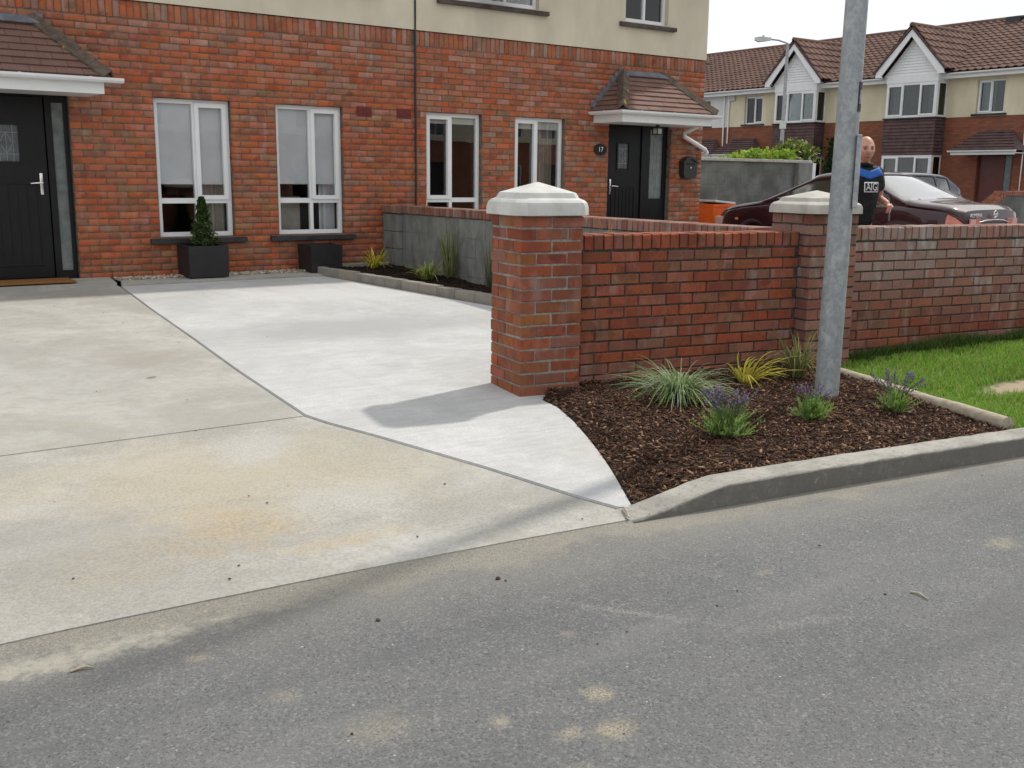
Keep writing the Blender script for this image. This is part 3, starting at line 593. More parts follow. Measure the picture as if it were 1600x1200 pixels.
for (h,x0,x1,ops,ups) in ((hA,-5.2,3.408,OPA,UPA),(hB,3.412,8.77,OPB,UPB)):
    w=fix_normals(perforated(MB(),x0,x1,-.32,3.05,[o for o in ops],.007,.30).build('wall','mortar',h))
    br=stretcher_wall(x0,x1,-.06,39,ops,fac_col,0)
    x=x0+.003
    while x+.062<x1+.01:
        c=fac_col(x,2.9); c=(c[0]*.92,c[1],c[2]*1.08,c[3]); br.append((x,random.uniform(-.002,.002),2.868,.065,.1025,.185,None,c)); x+=.0752
    lay_bricks(br,I4,w,'brick',300)
    up=fix_normals(perforated(MB(),x0,x1,3.06,4.66,ups,-.014,.30).build('upper_wall','render',h))
    # rest of the shell and its roof
    MB().box(x0,x0+.2,.301,8.5,-.3,4.66).build('side_wall','render',h); MB().box(x1-.2,x1,.301,8.5,-.3,4.66).build('side_wall','render',h); MB().box(x0,x1,8.501,8.7,-.3,4.66).build('rear_wall','render',h)
    rf=fix_normals(MB().prism([(-.36,4.62),(4.35,6.9),(9.1,4.62),(9.1,4.72),(4.35,7.0),(-.36,4.72)],0,x0,x1).build('roof','tile_far',h))
    MB().box(x0,x1,-.34,-.315,4.44,4.62).build('fascia','upvc',h); MB().box(x0,x1,-.314,-.02,4.60,4.615).build('soffit','upvc',h)
    # rooms behind the windows
    for (z0,z1) in ((.02,2.45),(2.75,4.6)):
        r=MB().box(x0+.25,x1-.25,.305,4.2,z0,z1).build('room','room',h); 
        bm=bmesh.new(); bm.from_mesh(r.data); bm.faces.ensure_lookup_table(); fr=[f for f in bm.faces if f.normal.y<-.5]; bmesh.ops.delete(bm,geom=fr,context='FACES'); bmesh.ops.reverse_faces(bm,faces=bm.faces); bm.to_mesh(r.data); bm.free()
def std_window(h,o,flip,blind_z,sill=True,bm='blind'):
    x0,x1,z0,z1=o; w=x1-x0; x0+=.006; x1-=.006; z1-=.004; zt=z0+.415; m=x0+w*(.47 if flip else .52); b=.05
    P=[(x0+b,m-.022,zt+.03,z1-b,flip),(m+.022,x1-b,zt+.03,z1-b,not flip),(x0+b,m-.022,z0+b,zt-.03,False),(m+.022,x1-b,z0+b,zt-.03,False)]
    fr=window(h,I4,x0,x1,z0,z1,.075,P)
    if sill:
        s=MB().prism([(-.065,z0-.07),(.30,z0-.07),(.30,z0-.002),(.075,z0-.004),(-.065,z0-.022)],0,x0-.13,x1+.13).build('sill','sill',fr); fix_normals(s)
    if blind_z: MB().box(x0+.03,x1-.03,.140,.144,blind_z,z1-.03).build('blind',bm,fr)
    return fr
f=std_window(hA,OPA[0],False,1.07); drape(f,I4,.50,.86,.45,2.0,.25,waves=3); 
f=std_window(hA,OPA[1],False,1.08); drape(f,I4,2.12,2.34,.45,2.0,.26,'blind',waves=3); MB().box(1.50,1.86,.27,.275,.45,.92).build('pinboard','curtain',f)
f=std_window(hB,OPB[0],True,1.90,bm='blind_beige'); drape(f,I4,3.62,3.78,.45,2.0,.30,waves=3)
f=std_window(hB,OPB[1],True,1.88,bm='blind_beige'); drape(f,I4,5.62,5.90,.45,2.0,.28,waves=4)
for h,ups in ((hA,UPA),(hB,UPB)):
    for (x0,x1,z0,z1) in ups:
        n=3 if x1-x0>1.2 else 2; e=np.linspace(x0+.05,x1-.05,n+1); P=[]
        for i in range(n):
            P.append((e[i]+(.02 if i else 0),e[i+1]-(.02 if i<n-1 else 0),z0+.06,z1-.05,False))
        fr=window(h,I4,x0+.004,x1-.004,z0+.004,z1-.004,.06,P)
        fix_normals(MB().prism([(-.075,z0-.075),(.30,z0-.075),(.30,z0-.002),(.06,z0-.003),(-.075,z0-.02)],0,x0-.12,x1+.14).build('sill','sill_brown',fr))
        drape(fr,I4,x0+.08,x0+.35,z0,z1,.28,'blind',waves=3)
        if n==3 and h==hB:      # the middle light stands open
            T=Matrix.Translation(((x0+x1)/2,.045,z1-.06))@Matrix.Rotation(math.radians(-14),4,'X')
            sh=fix_normals(perforated(MB(T),-.30,.30,-1.0,0,[(-.245,.245,-.945,-.055)],-.03,.02).build('sash','upvc',fr)); MB(T).box(-.25,.25,-.01,-.004,-.95,-.05).build('pane','glass',fr)
# air bricks
for h,(x,z) in ((hA,(2.555,1.935)),(hA,(3.135,1.935))):
    v=MB().box(x,x+.215,-.004,.05,z,z+.125).build('air_vent',plain('vent_clay',(.16,.035,.03),.8,.2,20,.2),h)
    for r in range(4): MB().box(x+.012,x+.203,-.011,-.0045,z+.012+r*.028,z+.026+r*.028).build('vent_slat',v.data.materials[0],v)
# doors
def leaded(parent,F,x0,x1,z0,z1,y):
    MB(F).box(x0,x1,y,y+.012,z0,z1).build('door_glass','frost_grey',parent)
    mb=MB(F); cx=(x0+x1)/2; cz=(z0+z1)/2; w=(x1-x0)/2; hh=(z1-z0)/2
    for i in (-.55,.55): mb.tube([(cx+i*w,y-.002,z0),(cx+i*w,y-.002,z1)],.0028,5)
    for i in (-.6,.6): mb.tube([(x0,y-.002,cz+i*hh),(x1,y-.002,cz+i*hh)],.0028,5)
    for sgn in (-1,1): mb.tube([(cx+sgn*w*.42*math.sin(t*math.pi),y-.003,cz-hh*.55+t*hh*1.15) for t in np.linspace(0,1,9)],.0028,5)
    mb.tube([(cx,y-.003,cz-hh*.95),(cx,y-.003,cz+hh*.5)],.0028,5); mb.build('leading','leadline',parent)
def lever(parent,F,x,z,y,mir=1):
    mb=MB(F); mb.box(x-.016,x+.016,y-.012,y,z-.115,z+.115,.005); mb.tube([(x,y-.012,z+.01),(x,y-.055,z+.01),(x-mir*.03,y-.06,z+.012),(x-mir*.12,y-.06,z+.004)],[.011,.010,.010,.008],8); mb.build('door_handle','chrome',parent,True,40)
def door(h,x0,x1,lx0,lx1,win,sg,hx,hz,mir):
    F=I4; y=.085
    fr=fix_normals(perforated(MB(),x0+.004,x1-.004,.0,2.036,[(lx0-.012,lx1+.012,.045,1.985),sg],y,y+.075).build('door','black',h))
    lf=fix_normals(perforated(MB(),lx0,lx1,.05,1.98,[win],y+.022,y+.066).build('door_leaf','black',fr))
    for (a,b,c,d) in ((lx0+.10,lx1-.10,.18,1.08),):
        for q in ((a,b,c,c+.018),(a,b,d-.018,d),(a,a+.018,c+.0185,d-.0185),(b-.018,b,c+.0185,d-.0185)): MB().box(q[0],q[1],y+.012,y+.0219,q[2],q[3],.003).build('door_moulding','black',fr)
    n=6
    for i in range(1,n): x=lerp(lx0+.12,lx1-.12,i/n); MB().box(x-.004,x+.004,y+.016,y+.0219,.22,1.04).build('door_bead','black',fr)
    leaded(fr,F,win[0],win[1],win[2],win[3],y+.035)
    for q in ((win[0]-.02,win[0],win[2]-.02,win[3]+.02),(win[1],win[1]+.02,win[2]-.02,win[3]+.02)): MB().box(q[0],q[1],y+.010,y+.0219,q[2],q[3]).build('glazing_bead','black',fr)
    MB().box(sg[0],sg[1],y+.03,y+.04,sg[2],sg[3]).build('sidelight','frost',fr)
    for i in range(3): xx=lerp(sg[0],sg[1],(i+1)/4); 
    lever(fr,F,hx,hz,y+.02,mir); MB().box(x0+.004,x1-.004,y-.045,y-.0005,.0,.03).build('threshold','black',fr)
    MB().box(x0+.004,x1-.004,y+.076,.29,-.05,2.036).build('door_backing','black',fr)
    return fr
door(hA,-2.06,-.91,-1.965,-1.155,(-1.665,-1.42,1.30,1.68),(-1.075,-.955,.12,1.93),-1.225,1.065,1)
dB=door(hB,6.78,8.08,6.845,7.53,(7.06,7.28,1.35,1.72),(7.71,8.0,.89,1.95),6.915,1.07,-1)
mb=MB()
for i in range(4): mb.tube([(7.75+i*.07,.112,.89),(7.75+i*.07,.112,1.95)],.003,5)
mb.build('leading','leadline',dB)
canopy(hA,-2.42,-.645,-1.80,-1.20,.66,2.165,2.765,8,.255,False)
cB=canopy(hB,6.43,8.33,7.03,7.84,.70,2.165,2.765,8,.255)
# rainwater pipe from the canopy of number 17
dp=[(8.34,-.33,2.09),(8.33,-.30,2.0),(8.28,-.09,1.92),(8.31,-.06,1.86),(8.79,-.06,1.665),(8.845,-.04,1.63),(8.848,.12,1.58),(8.848,.6,1.5),(8.848,.62,1.4),(8.848,.62,.0)]
MB().tube(dp,.034,10).build('downpipe','upvc',hB,True,50)
for z in (1.2,.5): MB().box(8.772,8.90,.575,.665,z,z+.035,.006).build('pipe_clip','upvc',hB)
# black cable down the party line
o=MB().tube([(3.41,-.022+.004*math.sin(z*9),z) for z in np.linspace(-.02,4.55,40)],.0125,8).build('cable_pipe','blackmetal',None,True,label='thin black cable pipe running down the wall between the two brick houses',category='cable')
# ---------------- front boundary ----------------
PHI=math.radians(-9.325); FW=Matrix.Translation((.117,-6.965,0))@Matrix.Rotation(PHI,4,'Z')
RZ=Matrix.Rotation(math.radians(90),4,'Z')
def wall_col(kind):
    def f(x,z):
        r=random.random(); c=(.345,.082,.034) if r<.4 else (.285,.074,.037) if r<.75 else (.29,.098,.048)
        w=random.random()**4*.2
        if kind=='B':
            hi=min(1,max(0,(z-.0)/.7)); patch=.5+.5*math.sin(x*2.3+1)*math.cos(z*5-x*.9); w=min(.9,max(0,(.05+1.0*hi*(.45+.55*patch))*random.uniform(.4,1.2))); c=tuple(q*.85 for q in c)
        if kind=='P2': w=random.uniform(.1,.5); c=tuple(q*.85 for q in c)
        if kind=='P1' and random.random()<.1: c=(.30,.10,.035)
        if kind=='C': c=tuple(q*.8 for q in c); w=random.uniform(.1,.5)
        if z<-.05 and kind in 'AB': w=max(w,random.uniform(.05,.3))
        return jc(c,.16,w)
    return f
def pillar(name,label,u0,zb,zt,kind,mort,capm,cs=.077,ck=1.0):
    b=FW@Vector((u0+.22,.22,0)); t=thing(name,label,'pillar',(b.x,b.y,zb),'brick boundary pillars')
    n=int(round((zt-zb)/cs)); S=.44; g=.006; cf=wall_col(kind)
    core=MB(FW).box(u0+g,u0+S-g,g,S-g,zb-.1,zt).build('core',mort,t)
    lst=[]; H=cs-.011
    j=lambda: random.uniform(-.005,.005)
    for r in range(n):
        z=zb+r*cs+.006; c=lambda: cf(u0,z)
        L=.215
        R90=Matrix.Rotation(math.radians(90),4,'Z'); R180=Matrix.Rotation(math.radians(180),4,'Z'); Rm=Matrix.Rotation(math.radians(-90),4,'Z')
        if r%2==0:
            for x in (0,.225): lst.append((u0+x+j(),j(),z,L,.1025,H,None,c())); lst.append((u0+x+L,S,z,L,.1025,H,R180,c()))
            lst.append((u0+j(),.3275,z,L,.1025,H,Rm,c())); lst.append((u0+S,.1125,z,L,.1025,H,R90,c()))
        else:
            for y in (0,.225): lst.append((u0+j(),y+L,z,L,.1025,H,Rm,c())); lst.append((u0+S+j(),y,z,L,.1025,H,R90,c()))
            lst.append((u0+.1125,j(),z,L,.1025,H,None,c())); lst.append((u0+.3275,S,z,L,.1025,H,R180,c()))
    lay_bricks(lst,FW,t,'brick_front')
    # cast cap: swelling skirt, step, pyramid
    c0=(u0+.22,.22); prof=[(.238,0),(.268,.004),(.266,.055),(.258,.082),(.242,.098),(.226,.104),(.216,.110),(.208,.128),(.200,.142),(.10,.176),(.004,.208)]
    vs=[];fs=[]; N=24
    for (h,z) in prof:
        for k in range(N):
            a=2*math.pi*(k+.5)/N; ca,sa=math.cos(a),math.sin(a); p=14; rr=h/((abs(ca)**p+abs(sa)**p)**(1/p)); vs.append((c0[0]+rr*ca,c0[1]+rr*sa,zt+z*ck))
    m=len(prof)
    for i in range(m-1):
        for k in range(N): fs.append((i*N+k,i*N+(k+1)%N,(i+1)*N+(k+1)%N,(i+1)*N+k))
    fs+=[list(range(N))[::-1],list(range((m-1)*N,m*N))]
    MB(FW).add(vs,fs).build('cap',capm,t,True,24)
    return t
pillar('brick_pillar','red brick pillar with clean white cap beside the new concrete drive',0,-.20,.955,'P1','mortar_grey','cap_new')
pillar('brick_pillar','weathered brick pillar with grey cap behind the street lamp column',2.34,-.20,.955,'P2','mortar_dark','cap_old',ck=.80)
def front_wall(name,label,u0,u1,zt,kind,zb=-.28):
    b=FW@Vector(((u0+u1)/2,.22,0)); t=thing(name,label,'wall',(b.x,b.y,zb),'brick front walls')
    cop=.106; MB(FW).box(u0,u1,.130,.332,zb,zt-.008).build('core','mortar_dark',t)
    n=int((zt-cop-zb)/.0755); z0=zt-cop-.004-n*.0755; cf=wall_col(kind)
    lst=stretcher_wall(u0+.002,u1-.002,z0,n,[],cf,.12,.0755,off=u0+.07)
    lay_bricks(lst,FW,t,'brick_front')
    back=[(x+L,.34,z,L,D,H,Matrix.Rotation(math.pi,4,'Z'),c) for (x,y,z,L,D,H,R,c) in lst]; lay_bricks(back,FW,t,'brick_front',0,'rear_brick')
    cl=[]; x=u0+.003
    while x+.06<u1: cl.append((x,.1185+random.uniform(-.003,.002),zt-cop+random.uniform(-.002,.002),.0665,.223,cop-.004,None,cf(x,zt))); x+=.0755
    lay_bricks(cl,FW,t,'brick_front',300,'coping_brick')
    return t
front_wall('front_wall','short red brick wall between the two pillars behind the planted bed',.442,2.338,.830,'A')
front_wall('front_wall','whitened weathered brick wall right of the street lamp above the lawn',2.782,8.2,.856,'B')
# dividing wall of concrete block with brick coping
ang=math.atan2(-6.62,-.28); DX0=Vector((2.98,-.02,0)); dv=Vector((-.28,-6.60,0)); dl=dv.length; FD=Matrix.Translation(DX0)@Matrix.Rotation(math.atan2(dv.y,dv.x),4,'Z')
# local x runs from the house to pillar, local y points to +X (right) -> left face is y=0
t=thing('dividing_wall','grey block garden wall with brick coping running from the houses to pillar','wall',(2.9,-3.3,-.1))
if (FD.to_3x3()@Vector((0,1,0))).x<0: pass
MB(FD).box(.0,dl,.006,.20,-.35,.715).build('core','mortar_grey',t)
bz=-.17
for r in range(4):
    x=-.225 if r%2 else 0
    while x<dl:
        a,b=max(0,x),min(dl,x+.44); z0=bz+r*.2215; z1=min(z0+.2145,.716)
        if b-a>.05:
            o=MB(FD).box(a,b-.007,random.uniform(-.001,.002),.206,z0,z1,.003).build('block','block',t)
        x+=.45
for r in range(4): 
    MB(FD).box(.0,.42,-.075,-.004,bz+r*.2215,min(bz+r*.2215+.2145,.716),.003).build('pier_block','block',t)
cl=[];x=.002
while x<dl-.07: cl.append((x,-.02+random.uniform(-.003,.003)-(.07 if x<.44 else 0),.722,.065,.245+(.07 if x<.44 else 0),.100,None,wall_col('C')(x,.5))); x+=.0755
lay_bricks(cl,FD,t,'brick_front',300,'coping_brick')
# edging of the narrow bed along that wall
ed=thing('bed_edging','low weathered stone edging of the narrow planting bed beside the drive','edging',(2.1,-2.6,-.05))
E0=Vector((1.77,-.60,0)); E1=Vector((2.72,-6.25,0)); el=(E1-E0).length; FE=Matrix.Translation(E0)@Matrix.Rotation(math.atan2((E1-E0).y,(E1-E0).x),4,'Z'); x=0; k=0
while x<el:
    L=.30; p=FE@Vector((x+L/2,0,0)); zt=lerp(.098,.02,(x/el)); z=gz(p.y)
    o=MB(FE).box(x,min(el,x+L-.004),-.012+random.uniform(-.003,.003),.10,z-.1,z+.105+random.uniform(-.003,.003),.008).build('edging_stone','edging',ed); g=random.choice([(.24,.22,.19),(.17,.16,.145),(.33,.28,.21),(.21,.20,.18),(.28,.25,.20)]); o.color=(*g,1); x+=L
FE2=Matrix.Translation((1.80,-.56,0))
for i in range(4): 
    o=MB().box(1.85+i*.29,1.85+i*.29+.286,-.20,-.10,-.1,.085,.008).build('edging_stone','edging',ed); o.color=(.26,.245,.215,1)
for i in range(2):
    o=MB().box(1.755,1.845,-.345-i*.24,-.11-i*.24,-.1,.088,.008).build('edging_stone','edging',ed); o.color=(.24,.22,.19,1)
# ---------------- beds, mulch, lawn ----------------
def inpoly(x,y,poly):
    c=False; n=len(poly)
    for i in range(n):
        x1,y1=poly[i]; x2,y2=poly[(i+1)%n]
        if (y1>y)!=(y2>y) and x<(x2-x1)*(y-y1)/(y2-y1)+x1: c=not c
    return c
def pnt(u,v): p=FW@Vector((u,v,0)); return (p.x,p.y)
LOG0,LOG1=(2.40,-7.68),(1.895,-9.21)
BED=[pnt(.20,-.01),pnt(.44,-.01),pnt(.44,.13),pnt(2.34,.13),pnt(2.34,-.02),pnt(2.50,-.02),LOG0,LOG1]+[(x,yk(x)+.14) for x in np.linspace(1.85,-.66,14)]+[(p[0]+.002,p[1]) for p in BC[::-1][1:-1]]
def bumpn(x,y,s=3): return math.sin(x*s*1.7+y*s*.9+1)*.5+math.sin(x*s*.8-y*s*2.1+2)*.5
def bed_z(x,y):
    base=-.185; k=min(1,max(0,(x+.7)/.7)); e=min(abs(y-yk(x)-.14),1)*.12
    slabside=lerp(-.262,-.192,min(1,max(0,(x+.62)/.5)))
    dm=1
    for (a,b) in zip(BC[1:],BC[2:]):
        ax,ay=a;bx,by=b; l2=(bx-ax)**2+(by-ay)**2; tt=max(0,min(1,((x-ax)*(bx-ax)+(y-ay)*(by-ay))/l2)); dm=min(dm,math.hypot(x-ax-tt*(bx-ax),y-ay-tt*(by-ay)))
    full=slabside+min(.035,e*.3)+.008*bumpn(x,y)+.006*bumpn(y,x,9)+ (.03*max(0,(x-1.4)) if x>1.4 else 0)*.6
    k=min(1,dm/.18); return lerp(gz(y)+.006,full,k*k*(3-2*k))
def grid_bed(name,poly,zf,mat,step=.06,kind='structure'):
    bm=bmesh.new(); vs=[bm.verts.new((x,y,0)) for x,y in poly]; bm.faces.new(vs); bmesh.ops.triangulate(bm,faces=bm.faces[:])
    xs=[p[0] for p in poly]; ys=[p[1] for p in poly]
    for a in np.arange(min(xs),max(xs),step): bmesh.ops.bisect_plane(bm,geom=bm.verts[:]+bm.edges[:]+bm.faces[:],plane_co=(a,0,0),plane_no=(1,0,0))
    for a in np.arange(min(ys),max(ys),step): bmesh.ops.bisect_plane(bm,geom=bm.verts[:]+bm.edges[:]+bm.faces[:],plane_co=(0,a,0),plane_no=(0,1,0))
    for v in bm.verts: v.co.z=zf(v.co.x,v.co.y)
    bmesh.ops.recalc_face_normals(bm,faces=bm.faces); me=bpy.data.meshes.new(name); bm.to_mesh(me); bm.free(); me.materials.append(MAT[mat]); me.polygons.foreach_set('use_smooth',[True]*len(me.polygons))
    o=bpy.data.objects.new(name,me); COL.objects.link(o)
    if me.polygons[0].normal.z<0: me.flip_normals()
    return setp(o,kind=kind)
def chips(name,poly,zf,n,pal,smin,smax,flat,mat,label,cat):
    xs=[p[0] for p in poly]; ys=[p[1] for p in poly]; V=[];Q=[];C=[]
    cube=np.array([(x,y,z) for z in(-.5,.5) for y in(-.5,.5) for x in(-.5,.5)]); qf=np.array([(0,2,3,1),(4,5,7,6),(0,1,5,4),(1,3,7,5),(3,2,6,7),(2,0,4,6)])
    k=0
    while k<n:
        x=random.uniform(min(xs),max(xs)); y=random.uniform(min(ys),max(ys))
        if not inpoly(x,y,poly): continue
        L=random.uniform(smin,smax)*random.uniform(.6,1.5); Wd=L*random.uniform(.10,.38); T=min(Wd*.6,flat)
        R=np.array(Euler((random.gauss(0,.35),random.gauss(0,.35),random.uniform(0,6.28))).to_matrix()); s=cube*np.array([L,Wd,T])*(1+.35*(rng.random((8,3))-.5)); s[:,0]*=1
        V.append(s@R.T+np.array([x,y,zf(x,y)+random.uniform(.0,.012)])); Q.append(qf+8*k); c=random.choice(pal); j=random.uniform(.6,1.35); C.append(np.tile((c[0]*j,c[1]*j,c[2]*j,1),(8,1))); k+=1
    return npmesh(name,np.concatenate(V),np.concatenate(Q),mat,None,np.concatenate(C),label=label,category=cat,kind='stuff')
grid_bed('planting_bed',BED,bed_z,'soil')
PALC=[(.14,.070,.042),(.10,.05,.031),(.07,.036,.024),(.20,.11,.062),(.08,.042,.03),(.05,.028,.02),(.30,.18,.105)]
chips('bark_mulch',BED,bed_z,27000,PALC+[(.075,.038,.025)]*3,.010,.030,.0045,'chip','dark brown bark mulch covering the front bed','mulch')
NB=[(1.90,-.62),(2.90,-.19),(2.70,-6.2),(2.62,-5.6)]
NB=[(1.87,-.60),(1.87,-.19),(2.96,-.19),(2.72,-6.2),(2.66,-5.9)]
def nb_z(x,y): return gz(y)+.055+.012*bumpn(x,y,4)
grid_bed('narrow_bed',NB,nb_z,'soil',.12)
chips('soil_mulch',NB,nb_z,2600,[(.03,.018,.013),(.05,.03,.02),(.022,.014,.011)],.014,.04,.008,'chip','dark soil and bark in the narrow bed by the block wall','mulch')
# gravel strip at the foot of the house
def pebbles(name,x0,x1,y0,y1,n,label):
    bm=bmesh.new(); bmesh.ops.create_icosphere(bm,subdivisions=1,radius=1); iv=np.array([v.co[:] for v in bm.verts]); bm.verts.index_update(); jf=np.array([[v.index for v in f.verts] for f in bm.faces]); bm.free()
    V=[];Q=[];C=[]
    for k in range(n):
        s=random.uniform(.009,.021); sc=np.array([s*random.uniform(.8,1.4),s*random.uniform(.8,1.2),s*random.uniform(.5,.8)]); R=np.array(Euler((random.gauss(0,.2),random.gauss(0,.2),random.uniform(0,6))).to_matrix()); x=random.uniform(x0,x1); y=random.uniform(y0,y1)
        V.append((iv*sc*(1+.2*(rng.random((len(iv),1))-.5)))@R.T+np.array([x,y,random.uniform(.01,.028)])); Q.append(jf+len(iv)*k); c=random.choice([(.42,.37,.28),(.50,.47,.40),(.33,.27,.19),(.24,.21,.17),(.55,.53,.48),(.38,.28,.18)]); C.append(np.tile((*c,1),(len(iv),1)))
    return npmesh(name,np.concatenate(V),np.concatenate(Q),'pebble',None,np.concatenate(C),True,label=label,category='gravel',kind='stuff')
pebbles('gravel',-.57,1.86,-.275,-.012,2300,'strip of buff pebbles along the foot of the house wall')
# lawn
LAWN=[LOG0,LOG1]+[(x,yk(x)+.14) for x in np.linspace(2.0,8.0,18)]+[pnt(8.2,.10),pnt(2.80,.10),pnt(2.80,-.02),pnt(2.45,-.02)]
def lawn_z(x,y): return -.175+.035*max(0,x-2.4)*max(0,min(1,(y-yk(x))/1.6))+.01*bumpn(x,y,2)
grid_bed('lawn',LAWN,lawn_z,'lawn_base',.15)
def blades(name,poly,zf,n,hmin,hmax,pal,label,skip=None):
    V=[];Q=[];C=[];k=0; xs=[p[0] for p in poly]; ys=[p[1] for p in poly]
    while k<n:
        x=random.uniform(min(xs),min(max(xs),5.6)); y=random.uniform(min(ys),max(ys))
        if not inpoly(x,y,poly): continue
        if skip and random.random()<skip(x,y): continue
        pz=zf(x,y); h=random.uniform(hmin,hmax)*(1+.35*bumpn(x,y,4)); a=random.uniform(0,6.28); w=random.uniform(.0016,.0032); l=random.uniform(.2,.9)*h; b=a+random.gauss(0,.8)
        dx,dy=math.cos(a)*w,math.sin(a)*w; ex,ey=-math.sin(b),math.cos(b)
        V+= [(x-dx,y-dy,pz-.005),(x+dx,y+dy,pz-.005),(x+ex*l*.35+dx*.8,y+ey*l*.35+dy*.8,pz+h*.6),(x+ex*l*.35-dx*.8,y+ey*l*.35-dy*.8,pz+h*.6),(x+ex*l+dx*.1,y+ey*l+dy*.1,pz+h),(x+ex*l-dx*.1,y+ey*l-dy*.1,pz+h)]
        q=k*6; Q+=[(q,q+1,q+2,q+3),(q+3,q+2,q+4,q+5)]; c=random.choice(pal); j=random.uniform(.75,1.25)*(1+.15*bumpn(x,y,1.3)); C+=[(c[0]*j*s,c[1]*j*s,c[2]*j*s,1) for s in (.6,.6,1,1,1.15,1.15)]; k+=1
    return npmesh(name,V,Q,'leaf',None,C,label=label,category='grass',kind='stuff')
def dirt(x,y): 
    d=((x-3.05)/.40)**2+((y+8.63)/.16)**2; return 1 if d<.8 else (.6 if d<1.4 else 0)
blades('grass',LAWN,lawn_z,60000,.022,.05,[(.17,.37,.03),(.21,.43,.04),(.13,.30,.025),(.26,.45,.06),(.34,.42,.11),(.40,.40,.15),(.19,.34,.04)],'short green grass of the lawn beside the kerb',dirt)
WB=[pnt(2.8,.10),pnt(6.4,.10),pnt(6.4,-.14),pnt(2.8,-.05)]
blades('rough_grass',WB,lawn_z,3500,.05,.12,[(.04,.09,.012),(.055,.12,.018),(.09,.12,.03)],'dark rough grass along the foot of the whitened wall')
# pole edging
lg=MB().tube([(LOG0[0]+.02*0+lerp(0,LOG1[0]-LOG0[0],s),lerp(LOG0[1],LOG1[1],s),lerp(-.150,-.150,s)+.004*math.sin(s*9)) for s in np.linspace(-.04,1.0,14)],[.043*(1+.04*math.sin(i*2.1)) for i in range(14)],12).build('timber_pole','log',None,True,50,label='pale round timber pole dividing the bark bed from the lawn',category='pole')
# ---------------- plants ----------------
def clump(name,label,cat,pos,n,h,spread,droop,w,pal,group=None,segs=7,upright=.3,base_r=.03,tipcol=None,lean=(0,0)):
    px,py,pz=pos; V=[];Q=[];C=[];q=0
    for k in range(n):
        a=random.uniform(0,6.28); r=base_r*math.sqrt(random.random()); x0,y0=px+r*math.cos(a),py+r*math.sin(a); a2=a+random.gauss(0,.4); H=h*random.uniform(.55,1.1); S=spread*random.uniform(.25,1.1)*(1-upright*random.random()); D=droop*random.uniform(.5,1.2); ww=w*random.uniform(.7,1.2)
        c=random.choice(pal); j=random.uniform(.8,1.2)
        for i in range(segs+1):
            t=i/segs; rad=S*(t**1.15); z=H*(t*1.7-D*t*t*1.15)/(1.7-.6*1.15) ; z=max(z,.012+.01*random.random())
            x=x0+rad*math.cos(a2)+lean[0]*t*t; y=y0+rad*math.sin(a2)+lean[1]*t*t; wd=ww*(1-t**2.2)*(.75+.5*t) if t<1 else .0003
            nx,ny=-math.sin(a2),math.cos(a2)
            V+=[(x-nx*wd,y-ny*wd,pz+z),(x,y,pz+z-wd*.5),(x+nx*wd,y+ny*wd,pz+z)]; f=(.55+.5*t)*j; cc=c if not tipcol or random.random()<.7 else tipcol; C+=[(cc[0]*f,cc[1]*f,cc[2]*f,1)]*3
            if i<segs: b=q+i*3; Q+=[(b,b+1,b+4,b+3),(b+1,b+2,b+5,b+4)]
        q+=(segs+1)*3
    return npmesh(name,V,Q,'leaf',None,C,True,label=label,category=cat,group=group)
SED=[(.36,.43,.25),(.26,.37,.15),(.50,.56,.38),(.18,.31,.09),(.40,.48,.30),(.30,.43,.12)]
zb=bed_z
def onbed(x,y): return (x,y,bed_z(x,y)+.004)
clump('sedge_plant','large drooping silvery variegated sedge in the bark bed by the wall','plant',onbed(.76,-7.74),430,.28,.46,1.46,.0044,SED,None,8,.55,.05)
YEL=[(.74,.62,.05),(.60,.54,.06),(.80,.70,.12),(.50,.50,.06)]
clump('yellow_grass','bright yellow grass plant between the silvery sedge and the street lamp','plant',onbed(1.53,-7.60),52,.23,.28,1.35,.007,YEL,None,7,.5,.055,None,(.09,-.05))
clump('striped_grass','tall green and straw coloured grass plant just left of the street lamp','plant',onbed(1.97,-7.66),150,.36,.36,1.2,.0036,[(.20,.25,.08),(.30,.32,.12),(.42,.36,.16),(.14,.20,.07),(.36,.36,.06)],None,7,.75,.05)
